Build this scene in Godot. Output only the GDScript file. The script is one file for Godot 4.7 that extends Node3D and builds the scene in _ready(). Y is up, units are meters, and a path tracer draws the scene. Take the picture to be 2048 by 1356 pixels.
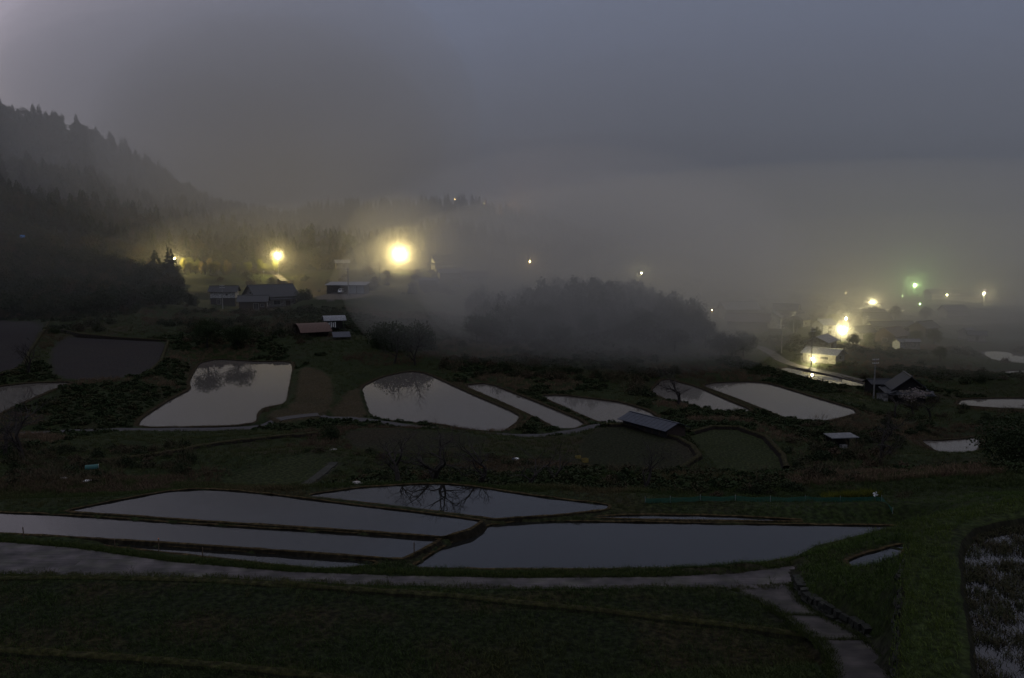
extends Node3D
# Dawn mist over a terraced valley of flooded rice ponds, with street lamps lit. y is up, metres; the valley floor is near y = 0.

func _ready() -> void:
	var cam := Camera3D.new()
	cam.name = "camera"
	cam.position = Vector3(0, 30, 0)
	cam.rotation.x = -0.11115
	cam.fov = 41.83
	cam.far = 4000.0
	cam.near = 0.1
	add_child(cam)
	cam.current = true
	noise.seed = 4
	noise.frequency = 0.012
	noise.fractal_octaves = 3
	var env := Environment.new()
	env.background_mode = Environment.BG_SKY
	env.sky = Sky.new()
	env.sky.sky_material = build_sky()
	env.background_energy_multiplier = 1.0
	env.tonemap_mode = Environment.TONE_MAPPER_LINEAR
	env.tonemap_exposure = 1.0
	env.sdfgi_enabled = true
	env.ssao_enabled = true
	env.ssil_enabled = true
	env.volumetric_fog_enabled = true
	env.volumetric_fog_density = 0.0
	var we := WorldEnvironment.new()
	we.name = "environment"
	we.environment = env
	add_child(we)
	# the first light of dawn through cloud, from the left front
	var sun := DirectionalLight3D.new()
	sun.name = "sun"
	sun.rotation = Vector3(-0.5, -0.75 + PI, 0)
	sun.light_energy = 0.012
	sun.light_angular_distance = 40.0
	sun.light_color = Color(1.0, 0.9, 0.88)
	sun.shadow_enabled = true
	add_child(sun)
	rng.seed = 20240411
	make_materials()
	for p in PONDS:
		add_flat(1, rounded(ring(p[3]), 1, 0.1 if p[1] > 10.0 else 0.17), p[1], p[2])
	var kinds := {"weed": 3, "soil": 4, "grass": 5, "soil2": 6, "dry": 7, "gravel": 8}
	var path := PackedVector2Array()
	for i in range(0, PATH_FAR.size(), 2):
		path.append(Vector2(PATH_FAR[i], PATH_FAR[i + 1]))
	for i in range(PATH_NEAR.size() - 2, -1, -2):
		path.append(Vector2(PATH_NEAR[i], PATH_NEAR[i + 1]))
	add_flat(2, path, 12.57, 0.8)
	for i in SLABS.size() - 1:
		var a: Array = SLABS[i]
		var b: Array = SLABS[i + 1]
		add_flat(2, PackedVector2Array([Vector2(a[0], a[1]), Vector2(a[2], a[3]), Vector2(b[2], b[3]), Vector2(b[0], b[1])]), minf(a[4], b[4]) - 0.06, 0.7)
	for f in FIELDS:
		add_flat(kinds[f[0]], rounded(ring(f[3]), 1, 0.25), f[1], f[2])
	corridor(ROAD_MID, 2.3, 2, 2.5)
	corridor(DITCH_PATH, 1.2, 2, 1.0)
	corridor(ROAD_RIGHT, 3.6, 2, 4.0)
	corridor(ROAD_R2, 3.2, 2, 3.0)
	corridor(ROAD_LEFT, 3.2, 2, 4.0)
	corridor(ROAD_LAMP, 4.4, 2, 5.0)
	build_grid()
	build_ground()
	build_water()
	build_paths()
	build_houses()
	build_trees()
	build_grass()
	build_lamps()
	build_small_things()
	build_mist()

# ---------------------------------------------------------------- the map: x and distance north of the viewpoint, in metres
const PONDS := [
	["A",12.45,1.6,[-28.94,56.09,-28.63,56.52,-26.81,58.31,-24.32,60.58,-22.08,61.21,-19.1,60.71,-14.85,59.13,-10.8,57.52,-6.29,55.88,-2.49,54.33,-2.01,54.03,-2.57,52.58,-4,51.29,-4.29,51.2,-9.86,52.39,-19.64,54.23,-24.85,55.35]],
	["B",12.35,1.6,[-37.62,56.74,-33.31,56.09,-28.44,55.46,-19.44,53.65,-12.94,52.5,-4.87,51.04,-4.32,50.87,-6.08,47.8,-6.52,47.8,-12.09,48.91,-20.7,50.52,-26.13,51.4,-31.03,52.13,-35.03,52.69]],
	["C",12.2,1.6,[-24.73,50.94,-17.74,49.58,-12,48.52,-8.05,47.73,-7.64,47.43,-7.66,47.05,-10.44,46.53,-13.38,47.35,-17.68,48.6,-20.88,49.5,-24.19,50.42]],
	["D",12.1,2.6,[-5.49,47.01,-5.23,47.62,-3.54,51.06,-1.39,54.21,0.67,55.11,8.78,54.8,16.94,54.41,24.45,54.11,23.9,53.34,20.12,51.14,18.07,50.36,16.78,49.03,13.81,47.69,10.34,47.09,4.82,46.86,-0.66,46.86]],
	["E",12.3,1.6,[-14.33,60.12,-13.49,60.73,-10.92,62.12,-8.13,62.77,-5.51,63.17,-2.96,62.51,1.87,59.87,4.29,58.81,6.09,58.12,6.51,57.89,6.21,57.01,2.85,55.83,0.51,55.41,-1.09,55,-1.99,55.41,-8.5,58.01]],
	["F",12.15,1.6,[4.57,55.83,8.68,56.25,13.84,55.98,19.01,54.95,13.64,55.16,8.87,55.36]],
	["P0",4,4,[-94.01,147.74,-91.12,155.94,-87.87,159.81,-80.5,160.95,-80.24,153.8,-79.15,144.88,-77.2,131.68,-75.11,117.46]],
	["P1",2.2,4,[-70.67,199.05,-69.05,205.82,-59.38,201.53,-50.79,201.53,-47.78,191.18,-41.4,162.23,-38.55,149.13,-41.34,145.06,-41.11,140.79,-39.05,133.32,-42.22,130.76,-55.72,129.69,-57.98,136.76,-59.62,152.93,-59.97,163.89,-63.31,172.1,-67.69,187.48]],
	["P2",1.5,4,[-29.26,170.34,-27.11,182.96,-22.35,191.45,-18.3,187.82,-7.61,162.48,1.39,142.66,0.55,136.3,-1.56,129.43,-7.49,131.88,-10.39,135.17,-17.21,137.06,-22.65,140.21,-26.18,155.79]],
	["P3",1.3,4,[-9.82,173.94,-4.83,176.41,4.52,154.92,11.8,137.25,9.37,132.81,6.78,132.81,5.67,137.25,-1.24,154.44]],
	["P4",1,4,[5.14,163.71,9.01,164.25,15.18,160.04,19.6,156.54,23.22,148.62,23.96,142.26,19.45,137.92,14.35,138.3,10.32,149.06]],
	["P5",-1.3,4,[34.56,199.46,39.61,187.08,42.06,172.74,44.24,161.37,42.05,158.99,37.14,158.99,34.94,162.83,29.81,173.85,28.79,182.04]],
	["P6",-1.5,4,[41.14,190.24,45.22,194.31,53.79,195.7,56.79,192.93,60.78,175.53,64.5,160.95,55.1,152.34,50.03,152.34,48.74,154.96,47.17,162.89,44.73,175.53]],
	["P7",-5.2,4,[72.9,242.07,80.68,246.95,83.74,231.1,87.39,213.33,85.97,210.39,77.85,215.59,75.34,225.97]],
	["P8",-7,5,[155.43,293.88,164.08,296.57,168.01,279.87,157.26,261.69,148.15,269.35]],
	["P9",-6.7,5,[132.18,239.14,138.41,247.49,152.58,251.4,144.19,237.36]],
	["P10",-6,5,[97.4,191.33,102.08,198.68,111.53,199.96,121.81,199.96,113.24,185.6,103.17,188.42]],
	["P11",-3,4,[67.65,144.13,70.54,143.76,75.06,144.87,77.84,146.37,77.67,144.13,73,136.44,66.87,132.26,66.57,137.1]],
	["W1",13.55,1.2,[17.25,44.11,18.93,45.36,20.88,46.44,21.65,46.6,20.58,45.51,19.19,42.53,17.97,42.66,17.21,43.2]],
	["W2",16.5,1.4,[19.93,39.25,21.99,40.88,27.07,42.58,22.19,32.17,16.27,24.29,12.83,24.29,15.28,29.07,16.75,32.17,18.39,35.8]],
]
const FIELDS := [
	["weed",12.75,1,[-29.75,43.3,-18.4,43.44,-9.49,42.21,-3.02,41.59,4.29,41.59,10.47,41.96,12.02,39.66,12.58,37.05,12.68,34.52,11.56,31.04,-21.68,31.04]],
	["soil",5.2,3,[-170.06,272.19,-159.71,275.63,-140.1,265.56,-111.65,204.41,-96.85,173.99,-96.06,164.69,-99.82,158.62]],
	["soil",4.2,3,[-113.24,217.78,-119.17,237.22,-105.17,233.55,-87.47,225.39,-75.61,190.2,-71.46,173.32,-74.74,162.03,-85.66,164.41,-99.95,190.2]],
	["grass",1.8,2.5,[25.62,126.06,29.73,130.85,34.14,130.49,36.34,123.79,35.49,113.29,34.01,107.44,30.42,104.16,26.23,103.04,25.73,109.41,25.74,117.45]],
	["soil2",3.2,2.5,[9.26,118.56,12.98,125.03,16.34,126.06,19.28,121.71,22.03,117.65,23.34,112.72,23.24,107.92,19.91,102.8,15.9,99.86,10.67,99.42,8.74,107.67]],
	["soil2",4.6,3,[-21.91,117.86,-15.15,117.86,-8.21,115.35,-2.5,111.79,-5.75,106.31,-12.3,104.76,-17.38,104.51,-21.34,111.22]],
	["grass",7.2,3,[-27.04,84.59,-24.19,90.53,-20.19,93.81,-18.38,88.86,-19.65,80.18,-24.43,80.69,-27.45,81.37]],
	["dry",2.3,3,[-28.96,135.11,-30.03,157.4,-29.6,168.47,-25.56,149.99,-22.39,136.66]],
	["grass",16.68,0.8,[11.46,23.96,13.17,27.69,14.71,31.74,16.17,35.32,17.97,38.06,20.13,40.49,22.81,42.01,28.44,44,27.39,42.33,21.85,40.63,19.67,38.93,18.06,35.32,16.46,31.74,15.01,28.68,12.6,23.96]],
	["dry",3,3,[-46.08,190.97,-37.83,179.99,-31.02,153.42,-28.87,134.76,-32.42,130.95,-36.7,130.95,-38.62,137.96,-35.46,142.18,-40.28,164.21]],
	["dry",5,4,[-100.99,322.59,-78.87,300.6,-72.67,353.58,-87.81,405.41,-106.11,405.41,-114.04,371.4]],
	["gravel",9.4,4,[-70.97,311.26,-73.25,356.92,-58.16,356.92,-51.63,328.05,-59.42,306.03]],
]
const PATH_FAR := [-35.08,51.39,-29.68,49.8,-24.84,48.79,-18.46,46.59,-11.44,45.12,-5.84,44.63,0.41,44.29,7.17,44.43,11.44,44.91,15.22,46.06]
const PATH_NEAR := [-30.86,44.98,-26.8,44.77,-22.8,44.63,-16.47,44.43,-11.91,43.88,-5.67,43.22,0.65,42.7,6.94,42.96,11,42.77,14.19,43.22]
const SLABS := [[10.98,42.72,14.2,43.24,12.62],[11.91,40.93,13.92,40.93,12.75],[12.39,39.04,14.21,38.82,12.95],[12.54,37.12,14.69,37.02,13.15],[12.75,35.46,14.84,35.46,13.4],[12.53,33.18,14.72,33.18,13.75],[11.43,29.93,13.77,29.93,14.3],[10.35,27.35,12.87,27.35,14.8]]
const ROAD_MID := [-75.13,120.7,3,-67.75,122.42,2.9,-62.75,125.1,2.6,-55.16,127.49,2.3,-45.93,128.3,2.2,-39.02,129.81,2.1,-35.21,132.32,2.1,-31.69,135.21,2.2,-26.88,136.37,2.2,-21.59,135.04,2,-12.97,129.92,2,-4.6,125.26,2.2,1.14,123.95,2.2,4.71,124.27,2.2,8.99,127.38,2.1,13.33,132.07,2,16.83,132.8,2]
const DITCH_PATH := [-18.46,73.87,8.6,-18.42,80.57,7.9,-18.31,89.25,7.1]
const ROAD_RIGHT := [70.42,275.19,-1.5,76.83,267.34,-3.2,77.91,250.83,-4.6,81.49,238.13,-4.9,85.25,228.06,-5,88.36,214.83,-5.2,88.66,200.02,-5.2]
const ROAD_R2 := [105.52,297.27,-2.5,110.69,292.96,-3.2,113.39,287,-4]
const ROAD_LEFT := [-121.2,431.98,16,-112.48,420.08,14.5,-100.28,392.26,12]
const ROAD_LAMP := [-89.65,492.21,14.6,-68.8,463.46,14.2,-55.48,440.33,14,-42.74,463.46,14.2,-26.69,504.99,14.2]
const BUND_L1 := [-11.71,43.11,12.75,-9.56,42.53,12.75,-3.01,41.47,12.75,4.11,39.72,12.75,10.61,37.85,12.75,13.28,36.58,12.9]
const BUND_L2 := [-22.97,35.9,12.75,-21.6,35.72,12.75,-16.01,35,12.75,-10.58,34.1,12.75,-7.39,33.36,12.75,-4.32,32.5,12.75]
const BUND_L0 := [-27.75,43.76,12.7,-22.44,43.9,12.7,-15.9,43.56,12.7,-9.58,42.59,12.7]
const RIDGE_A := [16.32,46.77,12.7,17.36,47.75,12.8,19.22,48.12,13.1,21.7,48.73,13.5,24.89,48.96,14.3,28.89,48.13,15.2,32.52,47.75,15.6]
const WALL_RIGHT := [11.59,24.29,16.5,12.47,26.17,16.5,13.45,28.43,16.5,14.89,32.17,16.5,16.09,35.23,16.5,17.8,38.11,16.5]
const EDGE_G4 := [12.78,126.63,3.3,16.41,126.63,3.3,19.41,122.56,3.3,22.82,117.51,3.3,23.82,112.86,3.3,23.58,107.52,3.3,20.69,102.27,3.4,17.85,97.88,3.5]
const EDGE_G3 := [25.62,127.16,2,29.83,131.34,2,34.26,130.98,2,36.57,123.87,2,35.74,113.29,2,34.03,106.11,1.9]
const EDGE_G1 := [-136.69,261.31,5.3,-121.68,228.3,5.3,-107.47,197.08,5.3,-95.14,171.23,5.2,-94.29,161.6,5.2,-95.85,158.04,5.2]
const EDGE_G2 := [-123.21,242.72,5.4,-115.61,236.05,5,-104.07,231.12,4.6,-87.22,224.77,4.4,-74.59,187.87,4.3,-70.38,170.66,4.3]
const EDGE_S := [-43.6,91.83,6.6,-38.15,95.49,6.4,-35.57,104.17,5.6,-31.7,109.47,5,-25.69,116.55,4.2]
const RIDGE_B := [11.86,23.66,16.7,12.85,25.69,16.75,14.61,29.43,16.75,16.68,34.04,16.75,18.6,37.86,16.75,20.42,40.13,16.75,22.44,41.32,16.75,25.67,42.76,16.75,29.75,43.69,16.8]
const CONTROL := [-28.94,56.09,12.55,-26.81,58.31,12.55,-22.08,61.21,12.55,-14.85,59.13,12.55,-6.29,55.88,12.55,-2.01,54.03,12.55,-4,51.29,12.55,-9.86,52.39,12.55,-24.85,55.35,12.55,-37.62,56.74,12.45,-28.44,55.46,12.45,-12.94,52.5,12.45,-4.32,50.87,12.45,-6.52,47.8,12.45,-20.7,50.52,12.45,-31.03,52.13,12.45,-24.73,50.94,12.3,-12,48.52,12.3,-7.64,47.43,12.3,-10.44,46.53,12.3,-17.68,48.6,12.3,-24.19,50.42,12.3,-5.49,47.01,12.2,-3.54,51.06,12.2,0.67,55.11,12.2,16.94,54.41,12.2,23.9,53.34,12.2,18.07,50.36,12.2,13.81,47.69,12.2,4.82,46.86,12.2,-14.33,60.12,12.4,-10.92,62.12,12.4,-5.51,63.17,12.4,1.87,59.87,12.4,6.09,58.12,12.4,6.21,57.01,12.4,0.51,55.41,12.4,-1.99,55.41,12.4,4.57,55.83,12.25,8.68,56.25,12.25,13.84,55.98,12.25,19.01,54.95,12.25,13.64,55.16,12.25,8.87,55.36,12.25,-94.01,147.74,4.1,-91.12,155.94,4.1,-87.87,159.81,4.1,-80.5,160.95,4.1,-80.24,153.8,4.1,-79.15,144.88,4.1,-77.2,131.68,4.1,-75.11,117.46,4.1,-70.67,199.05,2.3,-59.38,201.53,2.3,-47.78,191.18,2.3,-38.55,149.13,2.3,-41.11,140.79,2.3,-42.22,130.76,2.3,-57.98,136.76,2.3,-59.97,163.89,2.3,-67.69,187.48,2.3,-29.26,170.34,1.6,-22.35,191.45,1.6,-7.61,162.48,1.6,0.55,136.3,1.6,-7.49,131.88,1.6,-17.21,137.06,1.6,-26.18,155.79,1.6,-9.82,173.94,1.4,-4.83,176.41,1.4,4.52,154.92,1.4,11.8,137.25,1.4,9.37,132.81,1.4,6.78,132.81,1.4,5.67,137.25,1.4,-1.24,154.44,1.4,5.14,163.71,1.1,9.01,164.25,1.1,15.18,160.04,1.1,19.6,156.54,1.1,23.22,148.62,1.1,23.96,142.26,1.1,19.45,137.92,1.1,14.35,138.3,1.1,10.32,149.06,1.1,34.56,199.46,-1.2,39.61,187.08,-1.2,42.06,172.74,-1.2,44.24,161.37,-1.2,42.05,158.99,-1.2,37.14,158.99,-1.2,34.94,162.83,-1.2,29.81,173.85,-1.2,28.79,182.04,-1.2,41.14,190.24,-1.4,53.79,195.7,-1.4,60.78,175.53,-1.4,55.1,152.34,-1.4,48.74,154.96,-1.4,44.73,175.53,-1.4,72.9,242.07,-5.1,80.68,246.95,-5.1,83.74,231.1,-5.1,87.39,213.33,-5.1,85.97,210.39,-5.1,77.85,215.59,-5.1,75.34,225.97,-5.1,155.43,293.88,-6.9,164.08,296.57,-6.9,168.01,279.87,-6.9,157.26,261.69,-6.9,148.15,269.35,-6.9,132.18,239.14,-6.6,138.41,247.49,-6.6,152.58,251.4,-6.6,144.19,237.36,-6.6,97.4,191.33,-5.9,102.08,198.68,-5.9,111.53,199.96,-5.9,121.81,199.96,-5.9,113.24,185.6,-5.9,103.17,188.42,-5.9,67.65,144.13,-2.9,70.54,143.76,-2.9,75.06,144.87,-2.9,77.84,146.37,-2.9,77.67,144.13,-2.9,73,136.44,-2.9,66.87,132.26,-2.9,66.57,137.1,-2.9,17.25,44.11,13.65,18.93,45.36,13.65,20.88,46.44,13.65,21.65,46.6,13.65,20.58,45.51,13.65,19.19,42.53,13.65,17.97,42.66,13.65,17.21,43.2,13.65,19.93,39.25,16.6,21.99,40.88,16.6,27.07,42.58,16.6,22.19,32.17,16.6,16.27,24.29,16.6,12.83,24.29,16.6,15.28,29.07,16.6,16.75,32.17,16.6,18.39,35.8,16.6,-29.75,43.3,12.8,-18.4,43.44,12.8,-9.49,42.21,12.8,-3.02,41.59,12.8,4.29,41.59,12.8,10.47,41.96,12.8,12.02,39.66,12.8,12.58,37.05,12.8,12.68,34.52,12.8,11.56,31.04,12.8,-21.68,31.04,12.8,-170.06,272.19,5.25,-159.71,275.63,5.25,-140.1,265.56,5.25,-111.65,204.41,5.25,-96.85,173.99,5.25,-96.06,164.69,5.25,-99.82,158.62,5.25,-113.24,217.78,4.25,-119.17,237.22,4.25,-105.17,233.55,4.25,-87.47,225.39,4.25,-75.61,190.2,4.25,-71.46,173.32,4.25,-74.74,162.03,4.25,-85.66,164.41,4.25,-99.95,190.2,4.25,25.62,126.06,1.85,29.73,130.85,1.85,34.14,130.49,1.85,36.34,123.79,1.85,35.49,113.29,1.85,34.01,107.44,1.85,30.42,104.16,1.85,26.23,103.04,1.85,25.73,109.41,1.85,25.74,117.45,1.85,9.26,118.56,3.25,12.98,125.03,3.25,16.34,126.06,3.25,19.28,121.71,3.25,22.03,117.65,3.25,23.34,112.72,3.25,23.24,107.92,3.25,19.91,102.8,3.25,15.9,99.86,3.25,10.67,99.42,3.25,8.74,107.67,3.25,-21.91,117.86,4.65,-15.15,117.86,4.65,-8.21,115.35,4.65,-2.5,111.79,4.65,-5.75,106.31,4.65,-12.3,104.76,4.65,-17.38,104.51,4.65,-21.34,111.22,4.65,-27.04,84.59,7.25,-24.19,90.53,7.25,-20.19,93.81,7.25,-18.38,88.86,7.25,-19.65,80.18,7.25,-24.43,80.69,7.25,-27.45,81.37,7.25,-28.96,135.11,2.35,-30.03,157.4,2.35,-29.6,168.47,2.35,-25.56,149.99,2.35,-22.39,136.66,2.35,11.46,23.96,16.73,13.17,27.69,16.73,14.71,31.74,16.73,16.17,35.32,16.73,17.97,38.06,16.73,20.13,40.49,16.73,22.81,42.01,16.73,28.44,44,16.73,27.39,42.33,16.73,21.85,40.63,16.73,19.67,38.93,16.73,18.06,35.32,16.73,16.46,31.74,16.73,15.01,28.68,16.73,12.6,23.96,16.73,-46.08,190.97,3.05,-37.83,179.99,3.05,-31.02,153.42,3.05,-28.87,134.76,3.05,-32.42,130.95,3.05,-36.7,130.95,3.05,-38.62,137.96,3.05,-35.46,142.18,3.05,-40.28,164.21,3.05,-100.99,322.59,5.05,-78.87,300.6,5.05,-72.67,353.58,5.05,-87.81,405.41,5.05,-106.11,405.41,5.05,-114.04,371.4,5.05,-70.97,311.26,9.45,-73.25,356.92,9.45,-58.16,356.92,9.45,-51.63,328.05,9.45,-59.42,306.03,9.45,-35.08,51.39,12.6,-29.68,49.8,12.6,-24.84,48.79,12.6,-18.46,46.59,12.6,-11.44,45.12,12.6,-5.84,44.63,12.6,0.41,44.29,12.6,7.17,44.43,12.6,11.44,44.91,12.6,15.22,46.06,12.6,-30.86,44.98,12.6,-26.8,44.77,12.6,-22.8,44.63,12.6,-16.47,44.43,12.6,-11.91,43.88,12.6,-5.67,43.22,12.6,0.65,42.7,12.6,6.94,42.96,12.6,11,42.77,12.6,14.19,43.22,12.6,10.98,42.72,12.62,14.2,43.24,12.62,11.91,40.93,12.75,13.92,40.93,12.75,12.39,39.04,12.95,14.21,38.82,12.95,12.54,37.12,13.15,14.69,37.02,13.15,12.75,35.46,13.4,14.84,35.46,13.4,12.53,33.18,13.75,14.72,33.18,13.75,11.43,29.93,14.3,13.77,29.93,14.3,10.35,27.35,14.8,12.87,27.35,14.8,-75.13,120.7,3,-67.75,122.42,2.9,-62.75,125.1,2.6,-55.16,127.49,2.3,-45.93,128.3,2.2,-39.02,129.81,2.1,-35.21,132.32,2.1,-31.69,135.21,2.2,-26.88,136.37,2.2,-21.59,135.04,2,-12.97,129.92,2,-4.6,125.26,2.2,1.14,123.95,2.2,4.71,124.27,2.2,8.99,127.38,2.1,13.33,132.07,2,16.83,132.8,2,-18.46,73.87,8.6,-18.42,80.57,7.9,-18.31,89.25,7.1,70.42,275.19,-1.5,76.83,267.34,-3.2,77.91,250.83,-4.6,81.49,238.13,-4.9,85.25,228.06,-5,88.36,214.83,-5.2,88.66,200.02,-5.2,105.52,297.27,-2.5,110.69,292.96,-3.2,113.39,287,-4,-121.2,431.98,16,-112.48,420.08,14.5,-100.28,392.26,12,-89.65,492.21,14.6,-68.8,463.46,14.2,-55.48,440.33,14,-42.74,463.46,14.2,-26.69,504.99,14.2,-11.71,43.11,12.75,-9.56,42.53,12.75,-3.01,41.47,12.75,4.11,39.72,12.75,10.61,37.85,12.75,13.28,36.58,12.9,-22.97,35.9,12.75,-21.6,35.72,12.75,-16.01,35,12.75,-10.58,34.1,12.75,-7.39,33.36,12.75,-4.32,32.5,12.75,-27.75,43.76,12.7,-22.44,43.9,12.7,-15.9,43.56,12.7,-9.58,42.59,12.7,16.32,46.77,12.7,17.36,47.75,12.8,19.22,48.12,13.1,21.7,48.73,13.5,24.89,48.96,14.3,28.89,48.13,15.2,32.52,47.75,15.6,11.59,24.29,16.5,12.47,26.17,16.5,13.45,28.43,16.5,14.89,32.17,16.5,16.09,35.23,16.5,17.8,38.11,16.5,12.78,126.63,3.3,16.41,126.63,3.3,19.41,122.56,3.3,22.82,117.51,3.3,23.82,112.86,3.3,23.58,107.52,3.3,20.69,102.27,3.4,17.85,97.88,3.5,25.62,127.16,2,29.83,131.34,2,34.26,130.98,2,36.57,123.87,2,35.74,113.29,2,34.03,106.11,1.9,-136.69,261.31,5.3,-121.68,228.3,5.3,-107.47,197.08,5.3,-95.14,171.23,5.2,-94.29,161.6,5.2,-95.85,158.04,5.2,-123.21,242.72,5.4,-115.61,236.05,5,-104.07,231.12,4.6,-87.22,224.77,4.4,-74.59,187.87,4.3,-70.38,170.66,4.3,-43.6,91.83,6.6,-38.15,95.49,6.4,-35.57,104.17,5.6,-31.7,109.47,5,-25.69,116.55,4.2,11.86,23.66,16.7,12.85,25.69,16.75,14.61,29.43,16.75,16.68,34.04,16.75,18.6,37.86,16.75,20.42,40.13,16.75,22.44,41.32,16.75,25.67,42.76,16.75,29.75,43.69,16.8,0,-12,30,0,0,28.2,-0.35,0,28.2,0.32,0,28.2,0,8,23,-8.97,8,23,9.66,8,23.5,0,16,18,-13.83,16,18,14.74,18,20,0,24,14.4,-14.77,24,14.4,12.5,24,16.8,-19.09,24,14.4,24.26,28,18,-42.57,45,14,-49.38,60,13,32.45,44,17.5,59.36,70,14,17.03,40,13.3,17.12,44,13.1,20.15,47,13.2,15.12,34,14.8,17.17,38,14.2,-40.28,68,10.2,-32.43,68,9.8,-24.55,68,10,-16.93,69,9.6,-9.07,70,9.4,-0.97,70,9,6.93,68,9.2,13.95,64,10.2,20.71,62,10.6,26.07,62,11.2,32.39,64,12,38.98,66,12.5,-49.62,84,7.6,-37.52,84,7.4,-25.38,84,8,-13.28,84,7.6,-1.16,84,7.4,8.54,84,7,17.82,82,6.6,27.31,82,6.4,37.65,84,6.6,48.4,86,7.5,-61.24,104,5.4,-46.31,104,5,-31.35,104,5,-19.38,104,5.2,-7.42,104,5,4.55,104,4.6,16.54,104,3.6,28,102,3,39.36,104,2.2,50.53,106,1.4,61.33,104,4,-71.68,122,3.6,-54.2,122,3.2,-36.7,122,2.9,-15.69,122,2.9,5.32,122,2.8,30.36,124,1.2,42.38,128,0.2,50.53,130,-0.8,55.85,125,-1,72.99,124,1,74.31,110,5,-89.8,110,7,-113.73,140,7,-142.67,190,9,-70.61,150,3.4,-61.4,135,2.9,-101.42,185,5,-110.15,210,5,-159.32,230,9,-107.67,225,5.6,-72.81,190,4.6,-79.79,215,5,-150.63,260,7,-125.82,270,7,-91.83,260,6,-117.59,300,8,-157.78,320,10,-202.62,320,14,-34.64,150,2.6,-39.29,175,3,-42.53,200,3.4,-43.92,225,4,-61.81,235,5,-73.98,240,5.4,-89.19,290,6.2,-71.89,300,6.2,-51.32,280,5.6,-32.98,260,4.6,-34.59,300,5.8,-16.18,230,3.4,-28.69,330,7,-53.58,360,9.4,-89.61,375,10,-116.49,380,10,-126.65,360,9.5,-146.88,360,11,-115.7,345,6,-94.27,345,6,-65.92,350,9.4,-52.24,240,4.6,-162.94,400,14.5,-140.42,400,15,-125.45,410,15.4,-108.68,412,15.5,-94.3,415,15.2,-76.54,420,14.8,-54.18,430,14.2,-29.99,430,14.2,-15.84,440,14.4,-5.67,420,12,-15.85,380,9,-27.93,400,11,8.71,430,11,-87.37,480,18,-114.28,480,20,-141.14,480,23,-78.1,490,22,-3.07,225,3,6.84,215,2,18.81,212,1.4,31.3,215,1,44.94,222,0.2,56.9,235,-0.6,10.73,250,11,22.44,255,14,31.69,260,13,39.79,255,9,47.5,250,9,57.26,255,2,0.88,260,6,20.62,290,11,38.27,300,10,53.45,290,6,-4.07,300,6,-9.79,205,2,3.9,190,1.6,18.56,185,1,28.06,185,0.6,36.89,205,-0.4,52.14,215,-1,60.75,215,-2.5,67.31,260,-1.2,80.67,270,-3.6,77.55,300,-2,92.7,330,-2.5,81.97,340,-1,70.22,330,0,78.7,240,-4.8,92.78,265,-4.4,107.73,285,-3.4,106.49,300,-2.8,119.52,290,-4.6,132.12,300,-5,121.13,320,-3,133.89,330,-4,117.54,250,-6,149.23,300,-6.6,95.19,215,-5.6,93.18,195,-5.4,83.8,205,-5,71.46,185,-3.2,71.46,165,-3.4,83.36,170,-4.4,84.97,160,-4,99.54,180,-5.2,145.35,380,-4,175.26,430,-5,188.66,430,-5.6,188.48,380,-6.4,182.69,330,-7,223.87,480,-4,237.46,480,-4.6,255.91,480,-5,236.39,520,-1.5,250.22,560,1,190.75,500,-3,130.28,400,-3.4,142.43,480,0,218.61,620,0,302.33,650,0,363.83,600,-2,288.65,400,-4,181.42,250,-4,125.75,160,2,484.52,800,-4,323.34,850,-4,127,600,4,169.17,800,2,88.94,700,8,-50.5,490,31,-39.48,490,35,-25.78,490,34,-12.04,488,26,1.63,485,18,15.12,480,12,-67.04,490,26,-36.08,520,36,-18.64,520,32,-6.21,460,15,6.7,330,8,16.28,380,8,41.68,420,6,62.3,400,4,80.75,520,10,-41.63,600,36,12.12,600,22,-82.51,850,62,-49.3,850,64,-1.9,850,54,21.85,850,48,40.9,850,40,64.74,850,32,107.76,850,20,155.69,850,8,-153.68,850,60,-182.79,450,24,-194.19,420,24,-207.4,400,24,-218.38,380,24,-249.93,380,30,-164.54,470,24,-257,450,48,-229.49,460,46,-207.65,480,40,-188.54,500,36,-167.14,520,32,-325.55,500,75,-295.36,520,76,-266.15,530,70,-238.71,540,60,-213.05,550,48,-189.38,570,38,-151.9,560,28,-120.59,560,25,-433.74,620,140,-383.94,620,122,-350.04,620,118,-318.79,625,112,-294.03,630,103,-274.51,640,92,-250.89,650,72,-222.65,660,48,-186.35,660,30,-470.83,760,140,-389.08,760,105,-327.12,760,80,-269.94,800,50,-951,1300,190,-794.17,1400,170,-693.62,1400,165,-617.28,1400,140,-526.09,1400,90,-410.32,1400,50,-188.65,1500,0,148.29,1500,-6,485.4,1500,-8,822.48,1500,-8,1161.14,1400,-8,46.98,1100,0,356.25,1100,-6,661.46,1000,-6]
const LAMPS := [[-54.05,23.28,-430],[-107.93,22.91,-410],[106.73,1.12,-285],[83.73,-2.95,-245],[120.93,1.75,-320],[175.03,0.08,-430],[235.83,3.8,-520],[249.96,6.19,-560],[207.08,0.49,-470],[202.75,-1.61,-440],[235.56,0.4,-480],[255.55,1.21,-480],[188.35,0.3,-500],[74.6,4.05,-330],[8.49,19.92,-420],[48.08,17.82,-330],[-66.83,65.33,-850],[-54.01,68.61,-850],[-27.02,64.39,-850],[-2.85,55.94,-850],[18.51,55.94,-850],[-151.99,21.72,-401]]
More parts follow.
